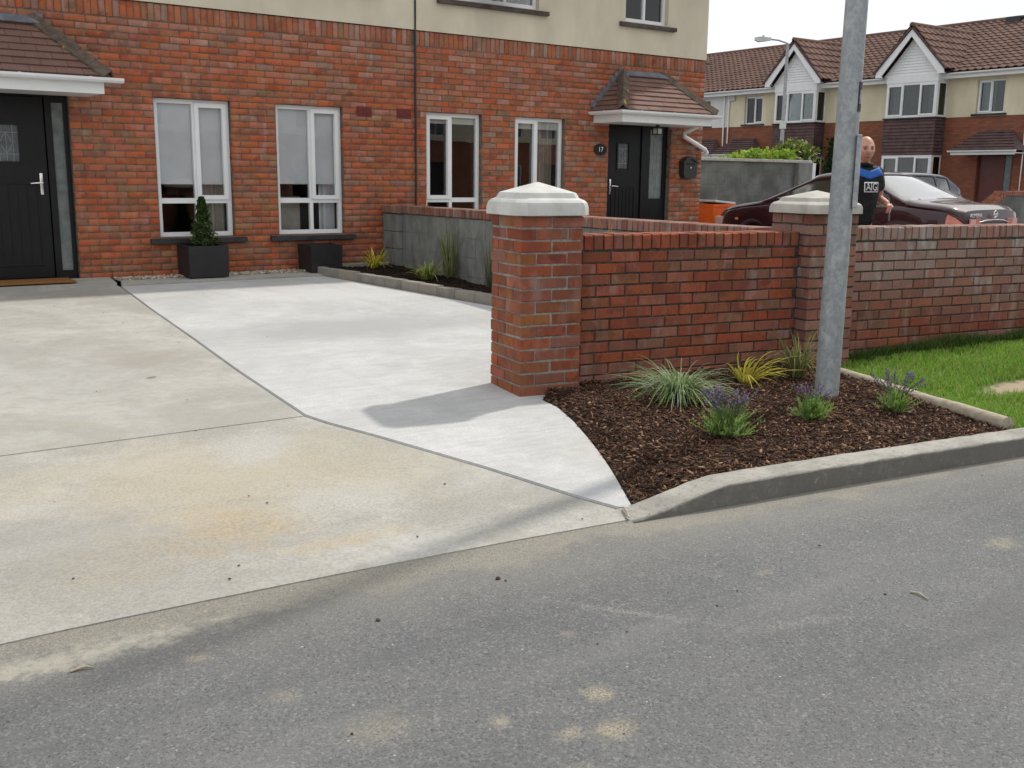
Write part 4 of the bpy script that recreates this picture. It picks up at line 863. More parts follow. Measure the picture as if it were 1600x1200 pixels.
def lavender(label,pos,r,h,nf,nspk,spread,tall):
    px,py,pz=pos; t=thing('lavender_plant',label,'plant',pos,'lavender plants in the bark bed'); V=[];Q=[];C=[];k=0
    shoots=int(nf/12)
    for q_ in range(shoots):
        th=random.uniform(0,6.28); ph=min(1.35,abs(random.gauss(0,.75))); L0=h*random.uniform(.65,1.25)*(1+.18*math.sin(2*th+px*7)); bend=random.uniform(.1,.5)
        b0=Vector((px+random.gauss(0,r*.28),py+random.gauss(0,r*.28),pz)); d0=Vector((math.sin(ph)*math.cos(th),math.sin(ph)*math.sin(th),math.cos(ph))); wr=1.0 if ph<.9 else 1.15
        tone=random.choice([(.27,.45,.08),(.33,.54,.10),(.18,.33,.06),(.36,.54,.17),(.22,.35,.12)])
        for i in range(22):
            t_=(i+random.random())/22; p=b0+d0*L0*t_*wr+Vector((0,0,bend*.03*t_*t_)); tw=i*2.4+random.random(); sd_=Vector((math.cos(tw),math.sin(tw),0)); d=(d0*.75+sd_*.75+Vector((0,0,.35))).normalized(); L=random.uniform(.016,.042)*(1-.35*t_); s=d.cross(Vector((random.random()-.5,random.random()-.5,.3))).normalized()*random.uniform(.0013,.0026); m=p+d*L*.5+Vector((0,0,.002)); e=p+d*L
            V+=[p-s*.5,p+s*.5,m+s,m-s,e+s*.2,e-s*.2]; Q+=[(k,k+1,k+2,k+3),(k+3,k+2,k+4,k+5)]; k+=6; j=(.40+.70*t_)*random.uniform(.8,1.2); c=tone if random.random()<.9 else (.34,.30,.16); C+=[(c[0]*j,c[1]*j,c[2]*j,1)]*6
    npmesh('foliage',[tuple(v) for v in V],Q,'leaf',t,C,kind='stuff')
    mb=MB(); fl=MB(); fc=[]
    for i in range(nspk):
        th=random.uniform(0,6.28); rr=r*random.uniform(.2,.9); p0=Vector((px+rr*math.cos(th)*.6,py+rr*math.sin(th)*.6,pz+h*.6)); q=Vector((px+spread*random.uniform(.2,1)*math.cos(th),py+spread*random.uniform(.2,1)*math.sin(th),pz+h+tall*random.uniform(.35,1))); mid=p0.lerp(q,.5)+Vector((0,0,.02)); mb.tube([p0,mid,q],.0013,4,False)
        d=(q-mid).normalized()
        for b in range(random.randint(5,8)):
            c=q+d*(b*.0065-.02)+Vector((random.gauss(0,.003),random.gauss(0,.003),0)); s=random.uniform(.0035,.006); n0=len(fl.v)
            fl.add([c+Vector((s,0,0)),c+Vector((0,s,0)),c-Vector((s,0,0)),c-Vector((0,s,0)),c+Vector((0,0,s*1.3)),c-Vector((0,0,s*1.3))],[(0,1,4),(1,2,4),(2,3,4),(3,0,4),(1,0,5),(2,1,5),(3,2,5),(0,3,5)])
            cc=random.choice([(.21,.17,.27),(.28,.23,.35),(.15,.12,.19),(.36,.31,.43)]); fc+=[(*cc,1)]*6
    mb.c=[(.12,.16,.08,1)]*len(mb.v); mb.build('flower_stalks','leaf',t,kind='stuff'); fl.c=fc; fl.build('flower_heads','flower',t,kind='stuff')
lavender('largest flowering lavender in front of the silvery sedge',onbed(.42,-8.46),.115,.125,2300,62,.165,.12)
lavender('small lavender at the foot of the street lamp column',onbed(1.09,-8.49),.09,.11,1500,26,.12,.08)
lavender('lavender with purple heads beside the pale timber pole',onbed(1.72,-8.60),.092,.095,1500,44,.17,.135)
YG=[(.72,.64,.05),(.55,.56,.05),(.80,.70,.10)]; LG=[(.34,.44,.08),(.46,.50,.12),(.56,.56,.20),(.22,.34,.06)]; DG=[(.14,.24,.05),(.19,.29,.07),(.26,.33,.10),(.10,.17,.04)]
def onnb(x,y): return (x,y,nb_z(x,y))
clump('yellow_sedge','small yellow grass at the house end of the narrow bed','plant',onnb(2.45,-.62),80,.28,.30,1.2,.008,YG,None,7,.5,.05)
clump('lime_sedge','pale green spreading grass at the stone edging of the narrow bed','plant',onnb(2.50,-1.80),120,.27,.36,1.2,.0075,LG,None,7,.5,.06)
clump('iris_plant','upright dark green strappy plant against the grey block wall','plant',onnb(2.80,-1.85),46,.46,.20,.35,.0075,DG,None,7,.5,.07,(.40,.33,.16))
clump('tall_grass','thin upright grass half hidden by the white capped pillar','plant',onnb(2.76,-2.75),40,.46,.15,.4,.004,[(.16,.20,.07),(.22,.25,.10),(.12,.15,.06),(.30,.28,.15)],None,7,.6,.05)
clump('dry_weed','small dry orange weed showing over the brick wall behind the white cap','plant',(1.62,-6.05,.42),9,.38,.10,.5,.006,[(.45,.22,.05),(.40,.30,.08)],None,6,.6,.03)
def leafcloud(name,pts,mat,parent,size,pal,cols=None):
    V=[];Q=[];C=[];k=0
    for (p,sh) in pts:
        d=Vector((random.gauss(0,1),random.gauss(0,1),random.gauss(.4,.7))).normalized(); s=d.cross(Vector((random.gauss(0,1),random.gauss(0,1),random.gauss(0,1)))).normalized(); L=size*random.uniform(.6,1.3); W_=L*.4; p=Vector(p)
        V+=[p,p+d*L*.5+s*W_,p+d*L,p+d*L*.5-s*W_]; Q.append((k,k+1,k+2,k+3)); k+=4; c=random.choice(pal); j=sh*random.uniform(.8,1.2); C+=[(c[0]*j,c[1]*j,c[2]*j,1)]*4
    return npmesh(name,[tuple(v) for v in V],Q,mat,parent,C)
# planters and clipped conifer
def planter(label,x,y,w,h,d,tilt=0):
    t=thing('planter',label,'planter',(x,y,.02),'square black planters under the windows'); F=Matrix.Translation((x,y,.02))@Matrix.Rotation(tilt,4,'Z'); a=w/2; tk=.022; b=a*.975
    vs=[]
    for (hw,z) in ((b,0),(a,h),(a-tk,h),(b-tk,.05)): vs+=[(-hw,-hw*d/w,z),(hw,-hw*d/w,z),(hw,hw*d/w,z),(-hw,hw*d/w,z)]
    fs=[(3,2,1,0),(12,13,14,15)]+[(4*i+j,4*i+(j+1)%4,4*i+4+(j+1)%4,4*i+4+j) for i in range(3) for j in range(4)]
    fix_normals(MB(F).add(vs,fs).build('pot','planter',t)); MB(F).box(-a+tk+.001,a-tk-.001,-a*d/w+tk+.001,a*d/w-tk-.001,h-.06,h-.035).build('compost','soil',t)
planter('square black planter holding the small conifer under the left window',.40,-.25,.47,.36,.42); planter('empty square black planter under the second window',1.885,-.25,.42,.33,.40)
t=thing('potted_conifer','small cone shaped green conifer growing in the black planter','conifer',(.415,-.245,.32)); MB().tube([(.415,-.245,.29),(.415,-.245,.55),(.413,-.245,.90)],[.014,.010,.004],7).build('trunk','bark',t)
pts=[]
for i in range(5200):
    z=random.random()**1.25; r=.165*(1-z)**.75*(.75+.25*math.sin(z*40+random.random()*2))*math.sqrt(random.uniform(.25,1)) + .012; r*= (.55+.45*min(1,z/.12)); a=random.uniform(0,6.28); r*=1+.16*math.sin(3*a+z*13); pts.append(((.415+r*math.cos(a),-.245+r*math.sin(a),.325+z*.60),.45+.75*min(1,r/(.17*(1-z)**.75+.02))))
leafcloud('crown',pts,'leaf',t,.026,[(.045,.085,.022),(.06,.11,.028),(.03,.06,.018),(.08,.13,.035)])
# ---------------- small things ----------------
m=MB(); n=24
m.box(-1.98,-1.06,-.49,-.05,.036,.052,.005); m.build('doormat','coir',None,label='brown coir doormat on the step of the black front door',category='doormat')
pb=thing('post_box','black wall mounted post box beside the door of number 17','post box',(8.42,-.06,1.22))
Fp=Matrix.Translation((8.42,0,1.22)); bx=MB(Fp).prism([(-.12,0),(.12,0),(.145,.06),(.145,.245),(-.145,.245),(-.145,.06)],1,-.115,-.004).build('box','blackmetal',pb); fix_normals(bx)
fix_normals(MB(Fp).prism([(-.175,.235),(-.10,.305),(-.03,.335),(.03,.335),(.10,.305),(.175,.235),(.15,.235),(.0,.30),(-.15,.235)],1,-.135,-.003).build('roof','blackmetal',pb))
fix_normals(MB(Fp).prism([(-.145,.2455),(.145,.2455),(0,.299)],1,-.113,-.005).build('gable','blackmetal',pb)); MB(Fp).tube([(.0,-.114,.16),(.0,-.124,.16)],.012,10).build('lock','chrome',pb); MB(Fp).box(-.095,.095,-.121,-.1155,.205,.225).build('letter_slot','rubber',pb)
def text_mesh(name,body,size,F,mat,parent,ext=.002,align='CENTER'):
    cu=bpy.data.curves.new(name,'FONT'); cu.body=body; cu.size=size; cu.extrude=ext; cu.align_x=align; cu.align_y='CENTER'; cu.resolution_u=3; ob=bpy.data.objects.new(name,cu); COL.objects.link(ob); bpy.context.view_layer.update()
    me=bpy.data.meshes.new_from_object(ob.evaluated_get(bpy.context.evaluated_depsgraph_get())); bpy.data.objects.remove(ob); me.transform(Matrix.Translation(-base_of(parent))@F); me.materials.clear(); me.materials.append(MAT[mat]); o=bpy.data.objects.new(name,me); COL.objects.link(o); o.parent=parent; return o
UPR=Matrix.Rotation(math.radians(90),4,'X')   # text upright facing -Y
pl=thing('house_number','black oval house number plaque reading 17','house number',(6.61,0,1.62)); vs=[]; 
disc=lambda rx,rz,y0,y1,name,mat:fix_normals(MB().prism([(6.61+rx*math.cos(a),1.62+rz*math.sin(a)) for a in np.linspace(0,2*math.pi,28,endpoint=False)],1,y0,y1).build(name,mat,pl))
disc(.125,.088,-.018,-.003,'plaque','blackmetal'); disc(.112,.076,-.021,-.0185,'plaque_face','black'); text_mesh('number','17',.10,Matrix.Translation((6.61,-.0235,1.62))@UPR,'whitecloth',pl)
ln=thing('porch_lantern','small lantern hanging under the canopy of number 17','lantern',(7.45,-.35,1.86)); Fl=Matrix.Translation((7.45,-.35,1.86)); MB(Fl).tube([(0,0,.15),(0,0,.10)],.03,10).build('ceiling_rose','blackmetal',ln); MB(Fl).prism([(-.06,-.06),(.06,-.06),(.06,.06),(-.06,.06)],2,.085,.10).build('top','blackmetal',ln)
for i in (-1,1):
    for j in (-1,1): MB(Fl).box(i*.052-.006,i*.052+.006,j*.052-.006,j*.052+.006,0,.0845).build('bar','blackmetal',ln)
MB(Fl).box(-.045,.045,-.045,.045,.012,.084).build('lantern_glass',plain('lantern_glass',(.5,.5,.45),.2,.1,20,0,.6),ln); MB(Fl).box(-.062,.062,-.062,.062,-.012,-.0005).build('base','blackmetal',ln)
bn=thing('orange_bin','bright orange box with pale lid beside the corner of number 17','bin',(9.2,.15,-.06)); Fb=Matrix.Translation((9.2,.15,-.10))@Matrix.Diagonal((.72,1,1,1)); vs=[]
for (a,z) in ((.24,0),(.29,.86),(.305,.86),(.305,.90),(.27,.90),(.22,.04)): vs+=[(-a*1.15,-a,z),(a*1.15,-a,z),(a*1.15,a,z),(-a*1.15,a,z)]
fix_normals(MB(Fb).add(vs,[(3,2,1,0),(20,21,22,23)]+[(4*i+j,4*i+(j+1)%4,4*i+4+(j+1)%4,4*i+4+j) for i in range(5) for j in range(4)]).build('tub','orange',bn)); MB(Fb@Matrix.Rotation(.06,4,'Y')).box(-.34,.34,-.29,.29,.915,.95,.012).build('lid','lidgrey',bn)
# street lamp column with its plate and label
PX,PY=1.67,-8.14
st=thing('street_lamp','thick galvanised street lamp column standing in the bark bed','street lamp',(PX,PY,-.2)); ax=Vector((.002,.0,1))
lean=lambda z:(PX+.008*(z+.2),PY,z)
MB().tube([lean(-.35),lean(.6),lean(1.6),lean(2.4),lean(2.5),lean(5.2)],[.0755,.0725,.068,.065,.0645,.05],28).build('column','galv',st,True,60)
MB().tube([lean(5.2),(PX,PY,5.6),(PX-.02,PY-.25,5.85),(PX-.05,PY-.9,6.0)],[.03,.03,.028,.025],12).build('arm','galv',st,True,60); fix_normals(MB(Matrix.Translation((PX-.05,PY-.9,5.97))).prism([(-.11,0),(.11,0),(.14,.06),(.06,.12),(-.06,.12),(-.14,.06)],1,-.55,.05).build('lantern_head','lidgrey',st))
# direction of picture right at the column
def polar(r,az,z): return (PX+.008*(z+.2)+r*math.sin(az),PY+r*math.cos(az),z)
vdir=math.atan2(PX-CAM.x,PY-CAM.y); raz=vdir+math.pi/2    # right side as seen from the drive entrance
def wrap(name,mat,a0,a1,z0,z1,r=.0735,dz=0):
    n=10; vs=[]
    for i in range(n+1):
        a=lerp(a0,a1,i/n)
        for rr in (r-.003,r+.0012):
            for z in (z0,z1): vs.append(polar(rr,a,z))
    fs=[]
    for i in range(n): b=i*4; fs+=[(b+2,b+6,b+7,b+3),(b,b+1,b+5,b+4),(b+1,b+3,b+7,b+5),(b,b+4,b+6,b+2)]
    fs+=[(0,2,3,1),(n*4,n*4+1,n*4+3,n*4+2)]
    return fix_normals(MB().add(vs,fs).build(name,mat,st,True,40))
wrap('black_label','tape',raz+.05,raz+.72,1.60,1.77,.0705); wrap('label_print','label_grey',raz+.12,raz+.62,1.645,1.725,.0722)
Fd=Matrix.Translation((PX,PY,0))@Matrix.Rotation(-raz,4,'Z')      # local y points to picture right
MB(Fd).box(-.05,.05,.070,.100,1.03,1.465,.008).build('cable_duct','galv',st); 
# ---------------- far terrace across the side road ----------------
XT=27.3; ZB=.2
def FT(y): return Matrix(((0,1,0,XT),(-1,0,0,y),(0,0,1,ZB),(0,0,0,1)))   # local x -> -Y, local y -> +X
def tiled(mb,o,e,s,n,W_,H_,rows,cols,amp=.035,step=.03):
    """corrugated tile sheet: o origin, e along, s up-slope, n normal (unit vectors)"""
    per=6; nx=cols*per
    for r in range(rows):
        vs=[]
        for (t,l) in ((r/rows,step),((r+1)/rows,0)):
            for i in range(nx+1):
                u=i/nx*W_; h=amp*max(-.25,math.sin(2*math.pi*(i/per+.0))); vs.append(o+e*u+s*(t*H_)+n*(h*.8+l))
        m=nx+1; b=len(vs)
        lip=[p-n*step*.95 for p in vs[:m]]
        mb.add(vs+lip,[(i,i+1,m+i+1,m+i) for i in range(nx)]+[(b+i,b+i+1,i+1,i) for i in range(nx)])
def far_house(label,yc,mirror,white=False,w=6.1):
    """local x 0..w as seen from the front (left to right); the bay is on the shared side"""
    t=thing('terraced_house',label,'house',(XT,yc-w/2,ZB),'houses across the side road'); F=FT(yc)
    mx=(lambda a,b:(w-b,w-a)) if mirror else (lambda a,b:(a,b))
    ren='render_white' if white else 'render_far'
    bay=mx(2.83,4.67); sw=mx(.9,1.8); dr=mx(.42,1.6)
    bl=(bay[0],bay[1],.75,1.86)
    # walls
    fix_normals(perforated(MB(F),0,w,-.7,3.02,[(dr[0],dr[1],0,2.02),(bay[0]+.02,bay[1]-.02,.7,1.9)],0,.3).build('wall','brick_far',t))
    fix_normals(perforated(MB(F),0,w,3.025,4.45,[(sw[0],sw[1],3.10,4.13),(bay[0]+.02,bay[1]-.02,3.06,4.14)],-.02,.3).build('upper_wall',ren,t))
    for x in (0,w-.2): MB(F).box(x,x+.2,.301,7.2,-.7,4.45).build('side_wall',ren,t)
    # main roof
    ang=math.radians(26); rd=3.75; e=Vector((1,0,0)); s=Vector((0,math.cos(ang),math.sin(ang))); n=Vector((0,-math.sin(ang),math.cos(ang))); mb=MB(F); tiled(mb,Vector((0,-.38,4.40)),e,s,n,w,rd/math.cos(ang)+.4/math.cos(ang),17,24); mb.build('roof','tile_far',t,kind='stuff')
    zr=4.40+(rd+.4)*math.tan(ang); MB(F).add([(0,-.36,4.37),(w,-.36,4.37),(w,rd+.02,zr-.05),(0,rd+.02,zr-.05),(w,2*rd+.4,4.37),(0,2*rd+.4,4.37)],[(0,1,2,3),(3,2,4,5)]).build('roof_deck','tile_far',t)
    for i in range(15): MB(F).tube([(i*w/15,rd+.02,zr-.02),((i+1)*w/15-.01,rd+.02,zr-.02)],.10,10).build('ridge_tile','tile_far',t)
    MB(F).box(0,w,-.34,-.315,4.20,4.38).build('fascia','upvc_far',t); MB(F).box(0,w,-.314,-.03,4.20,4.22).build('soffit','upvc_far',t)
    bc=(bay[0]+bay[1])/2
    gp=[]
    for (a,b) in ((0,bc-1.2),(bc+1.2,w)):
        if b-a>.1: gutter(t,[F@Vector((b,-.40,4.36)),F@Vector((a,-.40,4.36))],.06,mat='upvc_far',brk=0)
    # bay: frame box with windows, hung tiles, gable
    by=-.55
    def bay_win(z0,z1,nm):
        x0,x1=bay; ww=(x1-x0); e=[x0+.06,x0+ww*.33,x0+ww*.67,x1-.06]; P=[(e[0],e[1]-.02,z0+.07,z1-.07,True),(e[1]+.02,e[2]-.02,z0+.07,z1-.07,False),(e[2]+.02,e[3],z0+.07,z1-.07,True)]
        fr=window(t,F,x0,x1,z0,z1,by,P,frame='upvc_far',gl='glass_dark')
        for xx,sg in ((x0,1),(x1,-1)):
            Fs=F@Matrix.Translation((xx,0,0))@Matrix.Rotation(math.radians(90*sg if False else 90),4,'Z')
            a=MB(F); 
            for (y0,y1,c0,c1) in ((by+.0605,by+.12,z0,z1),(-.06,-.021,z0,z1),(by+.1205,-.0605,z0,z0+.06),(by+.1205,-.0605,z1-.06,z1)): a.box(min(xx,xx+sg*.05),max(xx,xx+sg*.05),y0,y1,c0,c1)
            a.build('side_light_frame','upvc_far',fr); MB(F).box(min(xx+sg*.02,xx+sg*.026),max(xx+sg*.02,xx+sg*.026),by+.12,-.06,z0+.06,z1-.06).build('pane','glass_dark',fr)
        MB(F).box(x0+.1,x1-.1,.1,.15,z0,z1).build('blind','room',fr); drape(fr,F,x0+.1,x0+.45,z0,z1,-.3,'curtain',waves=3); drape(fr,F,x1-.45,x1-.1,z0,z1,-.3,'curtain',waves=3)
        return fr
    bay_win(3.05,4.14,'upper'); bay_win(.75,1.86,'lower')
    MB(F).box(bay[0]-.02,bay[1]+.02,by-.02,-.021,4.141,4.38).build('bay_head','upvc_far',t)
    MB(F).box(bay[0],bay[1],by,-.021,-.7,.749).build('bay_base','brick_far',t); MB(F).box(bay[0]+.03,bay[1]-.03,by+.03,-.021,1.861,3.049).build('bay_core','tile_hung',t)
    mb=MB(F); rows=11
    for r in range(rows):
        z0=1.87+r*(1.17/rows); z1=z0+1.17/rows+.03
        if r==rows-1: z1=3.045
        mb.prism([(by-.03,z0),(by-.012,z0),(by+.028,z1),(by+.012,z1)],0,bay[0]-.03,bay[1]+.03)
        for xx,sg in ((bay[0]-.03,-1),(bay[1]+.03,1)):
            mb.add([(xx,by-.03,z0),(xx,-.022,z0),(xx-sg*.045,-.022,z1),(xx-sg*.045,by+.02,z1),(xx-sg*.02,by-.01,z0),(xx-sg*.02,-.022,z0)],[(0,1,2,3),(0,4,5,1)])
    mb.build('hung_tiles','tile_hung',t,kind='stuff')
    MB(F).box(bay[0]-.05,bay[1]+.05,by-.06,-.022,3.0,3.049,.01).build('bay_sill','sill',t)
    # gable
    gz0=4.36; gh=1.40; gw=1.24; gy=by-.02; depth=3.7
    fix_normals(MB(F).prism([(bc-gw+.18,gz0),(bc+gw-.18,gz0),(bc+gw-.18,gz0+.02),(bc,gz0+gh-.2),(bc-gw+.18,gz0+.02)],1,gy+.03,gy+.2).build('gable_wall','upvc_far',t))
    mb=MB(F); nb=13
    for i in range(nb):
        z=gz0+.01+i*(gh-.25)/nb; hw=(gw-.2)*(1-(z-gz0)/(gh-.18)); hw2=max(.01,(gw-.2)*(1-(z+(gh-.25)/nb-gz0)/(gh-.18)))
        mb.add([(bc-hw,gy+.004,z),(bc+hw,gy+.004,z),(bc+hw2,gy+.028,z+(gh-.25)/nb),(bc-hw2,gy+.028,z+(gh-.25)/nb)],[(0,1,2,3)])
        mb.add([(bc-hw,gy+.004,z),(bc+hw,gy+.004,z),(bc+hw,gy+.03,z),(bc-hw,gy+.03,z)],[(0,3,2,1)])
    mb.build('cladding_boards','upvc_far',t,kind='stuff')
    for sg in (-1,1):
        a=[(bc+sg*gw,gz0-.02),(bc+sg*(gw-.02),gz0+.16),(bc,gz0+gh),(bc,gz0+gh-.21),(bc+sg*(gw-.22),gz0+.02),(bc+sg*(gw-.28),gz0-.02)]
        fix_normals(MB(F).prism(a,1,gy-.22,gy-.19).build('bargeboard','upvc_far',t))
        sl=math.atan2(gh,gw); o=Vector((bc+sg*(gw+.06),gy-.24,gz0+.12)); L=math.hypot(gw+.06,gh-.06); sv=Vector((-sg*math.cos(sl),0,math.sin(sl))); nv=Vector((sg*math.sin(sl),0,math.cos(sl))); ev=Vector((0,1,0))
        mb=MB(F); tiled(mb,o,ev,sv,nv,depth,L,6,12); fix_normals(mb.build('gable_roof','tile_far',t,kind='stuff'))
        MB(F).add([o-nv*.02,o+ev*depth-nv*.02,o+ev*depth+sv*L-nv*.02,o+sv*L-nv*.02],[(0,1,2,3)]).build('gable_deck','tile_far',t)
        fix_normals(MB(F).prism([(bc+sg*(gw+.10),gz0+.12),(bc,gz0+gh+.13),(bc,gz0+gh+.03),(bc+sg*(gw+.02),gz0+.10)],1,gy-.26,gy-.222).build('verge','tile_hung',t))
    MB(F).tube([(bc,gy-.26,gz0+gh+.13),(bc,gy+depth,gz0+gh+.13)],.09,10).build('gable_ridge','tile_far',t)
    # small window, sill
    x0,x1=sw; m_=(x0+x1)/2; fr=window(t,F,x0+.003,x1-.003,3.103,4.127,.06,[(x0+.05,m_-.02,3.16,4.07,mirror),(m_+.02,x1-.05,3.16,4.07,not mirror)],frame='upvc_far',gl='glass_dark'); MB(F).box(x0-.12,x1+.12,-.08,.055,3.04,3.10,.01).build('sill','sill',fr); MB(F).box(x0,x1,.25,.26,3.10,4.13).build('blind','room',fr); drape(fr,F,x0+.06,x0+.5,3.11,4.12,.2,'blind',waves=3)
    # porch
    a,b=dr; c=MB(F).box(a-.40,b+.40,-.72,-.02,1.88,1.90).build('porch_canopy','upvc_far',t)
    fix_normals(MB(F).add([(a-.45,-.8,1.97),(b+.45,-.8,1.97),(b+.45,-.022,1.97),(a-.45,-.022,1.97),(a+.1,-.022,2.58),(b-.1,-.022,2.58)],[(0,1,5,4),(1,2,5),(3,0,4),(0,3,2,1),(3,4,5,2)]).build('porch_roof','tile_hung',c))
    mb=MB(F)
    for r in range(7):
        t0,t1=r/7,(r+1)/7; q=lambda tt,l:[(lerp(a-.45,a+.1,tt)-l,lerp(-.8,-.022,tt)-l,lerp(1.97,2.58,tt)+l),(lerp(b+.45,b-.1,tt)+l,lerp(-.8,-.022,tt)-l,lerp(1.97,2.58,tt)+l)]
        A=q(t0,.03)+q(t1,.008)[::-1]; mb.add(A,[(0,1,2,3)]); B=q(t0,.03)+q(t0,.002)[::-1]; mb.add(B,[(3,2,1,0)])
    mb.build('porch_tiles','tile_hung',c,kind='stuff'); MB(F).box(a-.44,b+.44,-.79,-.76,1.84,1.97).build('fascia','upvc_far',c); gutter(c,[F@Vector((b+.5,-.84,1.97)),F@Vector((a-.5,-.84,1.97))],.05,mat='upvc_far',brk=0)
    fix_normals(perforated(MB(F),a+.02,b-.02,0,2.0,[(a+.85,b-.12,.4,1.9)],.12,.18).build('door',plain('far_door',(.03,.022,.02) if not mirror else (.10,.02,.02),.4,.1,5,0),t)); MB(F).box(a+.85,b-.12,.14,.15,.4,1.9).build('sidelight','frost_grey',t)
    dx=w-.12 if not mirror else .12
    MB(F).tube([(.12 if not mirror else w-.12,-.36,4.42),(.12 if not mirror else w-.12,-.06,4.2),(.12 if not mirror else w-.12,-.06,-.5)],.04,8).build('downpipe','upvc_far',t)
    sx=sw[0]+.05 if not mirror else sw[0]-.9
    return t
YC=10.76
# seen from the front (looking +X) left is +Y: the left house has its bay on its right side
hL=far_house('far house with gabled bay behind the thin lamp post','%s' and YC+6.1,False)
hR=far_house('far house with gabled bay at the right edge of the photo',YC,True)
hW=far_house('far white walled house glimpsed past the corner of number 17',YC+12.2,True,True)
MB(FT(YC)).box(3.0,3.5,3.4,3.8,6.1,6.45,.02).build('chimney_vent','blackmetal',hR)
# alarm box
ab=MB(FT(YC+6.1)).box(.12,.42,-.09,-.022,4.0,4.25,.02).build('alarm_box','lidgrey',None,label='pale alarm box high on the far house left of the bay',category='alarm box')
# climber between the bays
cl=thing('climbing_shrub','dark green climbing shrub on the far house between the bays','shrub',(26.9,11.4,.1)); pts=[]
for i in range(2600):
    z=random.random(); pts.append(((27.15-random.random()*.45*(1-z*.5),11.35+random.gauss(0,.28*(1-.4*z)),.15+z*2.5),random.uniform(.4,1.2)))
leafcloud('crown',pts,'leaf',cl,.13,[(.02,.05,.012),(.03,.07,.016),(.045,.09,.02)]); MB().tube([(27.2,11.4,-.3),(27.15,11.35,1.5),(27.15,11.4,2.4)],[.03,.02,.01],6).build('trunk','bark',cl)
# grey block wall right of number 17
gw=thing('block_wall','tall grey concrete block wall beyond the burgundy car','wall',(11.5,2.1,-.1)); GX0,GX1=8.8,13.93
MB().box(GX0,GX1,2.006,2.2,-.3,1.55).build('core','mortar_grey',gw)
for r in range(8):
    x=GX0-(.225 if r%2 else 0)
    while x<GX1-.02:
        a,b=max(GX0,x),min(GX1-.001,x+.44)
        if b-a>.04: MB().box(a,b-.004,random.uniform(1.997,2.002),2.1,-.22+r*.2215,-.22+r*.2215+.2165,.003).build('block','block_dark',gw)
        x+=.445
MB().box(GX0-.02,GX1+.06,1.95,2.25,1.553,1.61,.01).build('coping','cap_old',gw); MB().box(GX1-.42,GX1,1.88,1.994,-.3,1.55,.004).build('pier','block',gw); MB().box(GX1+.02,GX1+.12,1.9,2.2,-.3,1.55,.004).build('gate_post','upvc_far',gw)
# shrubs behind it
def shrub(label,x,y,z,rx,rz,n,pal,size=.10):
    t=thing('garden_shrub',label,'shrub',(x,y,-.06),'shrubs behind the grey block wall'); pts=[]
    lob=[(random.gauss(0,.45),random.gauss(0,.4),random.uniform(.3,1),random.uniform(.35,.6)) for _ in range(9)]
    for i in range(n):
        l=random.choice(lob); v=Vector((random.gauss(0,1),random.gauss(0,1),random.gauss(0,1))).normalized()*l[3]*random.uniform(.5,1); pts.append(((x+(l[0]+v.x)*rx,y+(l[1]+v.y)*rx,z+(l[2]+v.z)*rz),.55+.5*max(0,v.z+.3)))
    leafcloud('crown',pts,'leaf',t,size,pal)
    for k in range(6): a=k; MB().tube([(x,y,-.06),(x+.2*math.cos(a)*rx,y+.2*math.sin(a),z*.6),(x+.6*math.cos(a)*rx,y+.5*math.sin(a)*rx,z+rz*.5)],[.02,.014,.006],5).build('stem','bark',t)
shrub('lime green leafy shrub rising over the grey block wall',15.2,4.6,1.50,.68,.42,1600,[(.34,.50,.05),(.44,.58,.08),(.24,.40,.04)])
shrub('darker shrub with yellow tips beside the far lamp post',17.2,5.1,1.40,.55,.62,800,[(.09,.16,.03),(.13,.20,.04),(.40,.42,.06)],.10)
# far lamp post
lp=thing('lamp_post','slim grey lamp post with arm in front of the far house','street lamp',(18.6,5.9,0))
def ray(px,py,d): return CAM+(fw+r2*((px-800)/FPX)-u2*((py-600)/FPX))*d
tp=ray(1231,68,27); bx_,by_=tp.x,tp.y; lp.location=(bx_,by_,-.06); BASE[lp.name]=Vector((bx_,by_,-.06))
MB().tube([(bx_,by_,-.3),(bx_,by_,1.3),(bx_,by_,1.35),(bx_,by_,tp.z)],[.085,.085,.055,.04],12).build('column','galv',lp,True,40)
ad=Vector((-.813,.58,0)); MB().tube([tp,tp+ad*.25+Vector((0,0,.08)),tp+ad*.45+Vector((0,0,.1))],.022,8).build('arm','galv',lp)
Fh=Matrix.Translation(tp+ad*.45+Vector((0,0,.1)))@Matrix.Rotation(math.atan2(ad.y,ad.x),4,'Z'); fix_normals(MB(Fh).add([(0,-.06,-.03),(0,.06,-.03),(0,.05,.04),(0,-.05,.04),(.30,-.09,-.07),(.30,.09,-.07),(.30,.07,.06),(.30,-.07,.06),(.42,-.05,-.03),(.42,.05,-.03),(.42,.04,.04),(.42,-.04,.04)],[(0,1,2,3),(0,4,5,1),(1,5,6,2),(2,6,7,3),(3,7,4,0),(4,8,9,5),(5,9,10,6),(6,10,11,7),(7,11,8,4),(8,11,10,9)]).build('lantern_head','lidgrey',lp)); MB(Fh).tube([(.2,0,.055),(.2,0,.10)],.03,8).build('photocell','lidgrey',lp); MB().box(bx_-.06,bx_+.06,by_-.06,by_+.06,2.55,2.75).build('number_band','plate',lp)
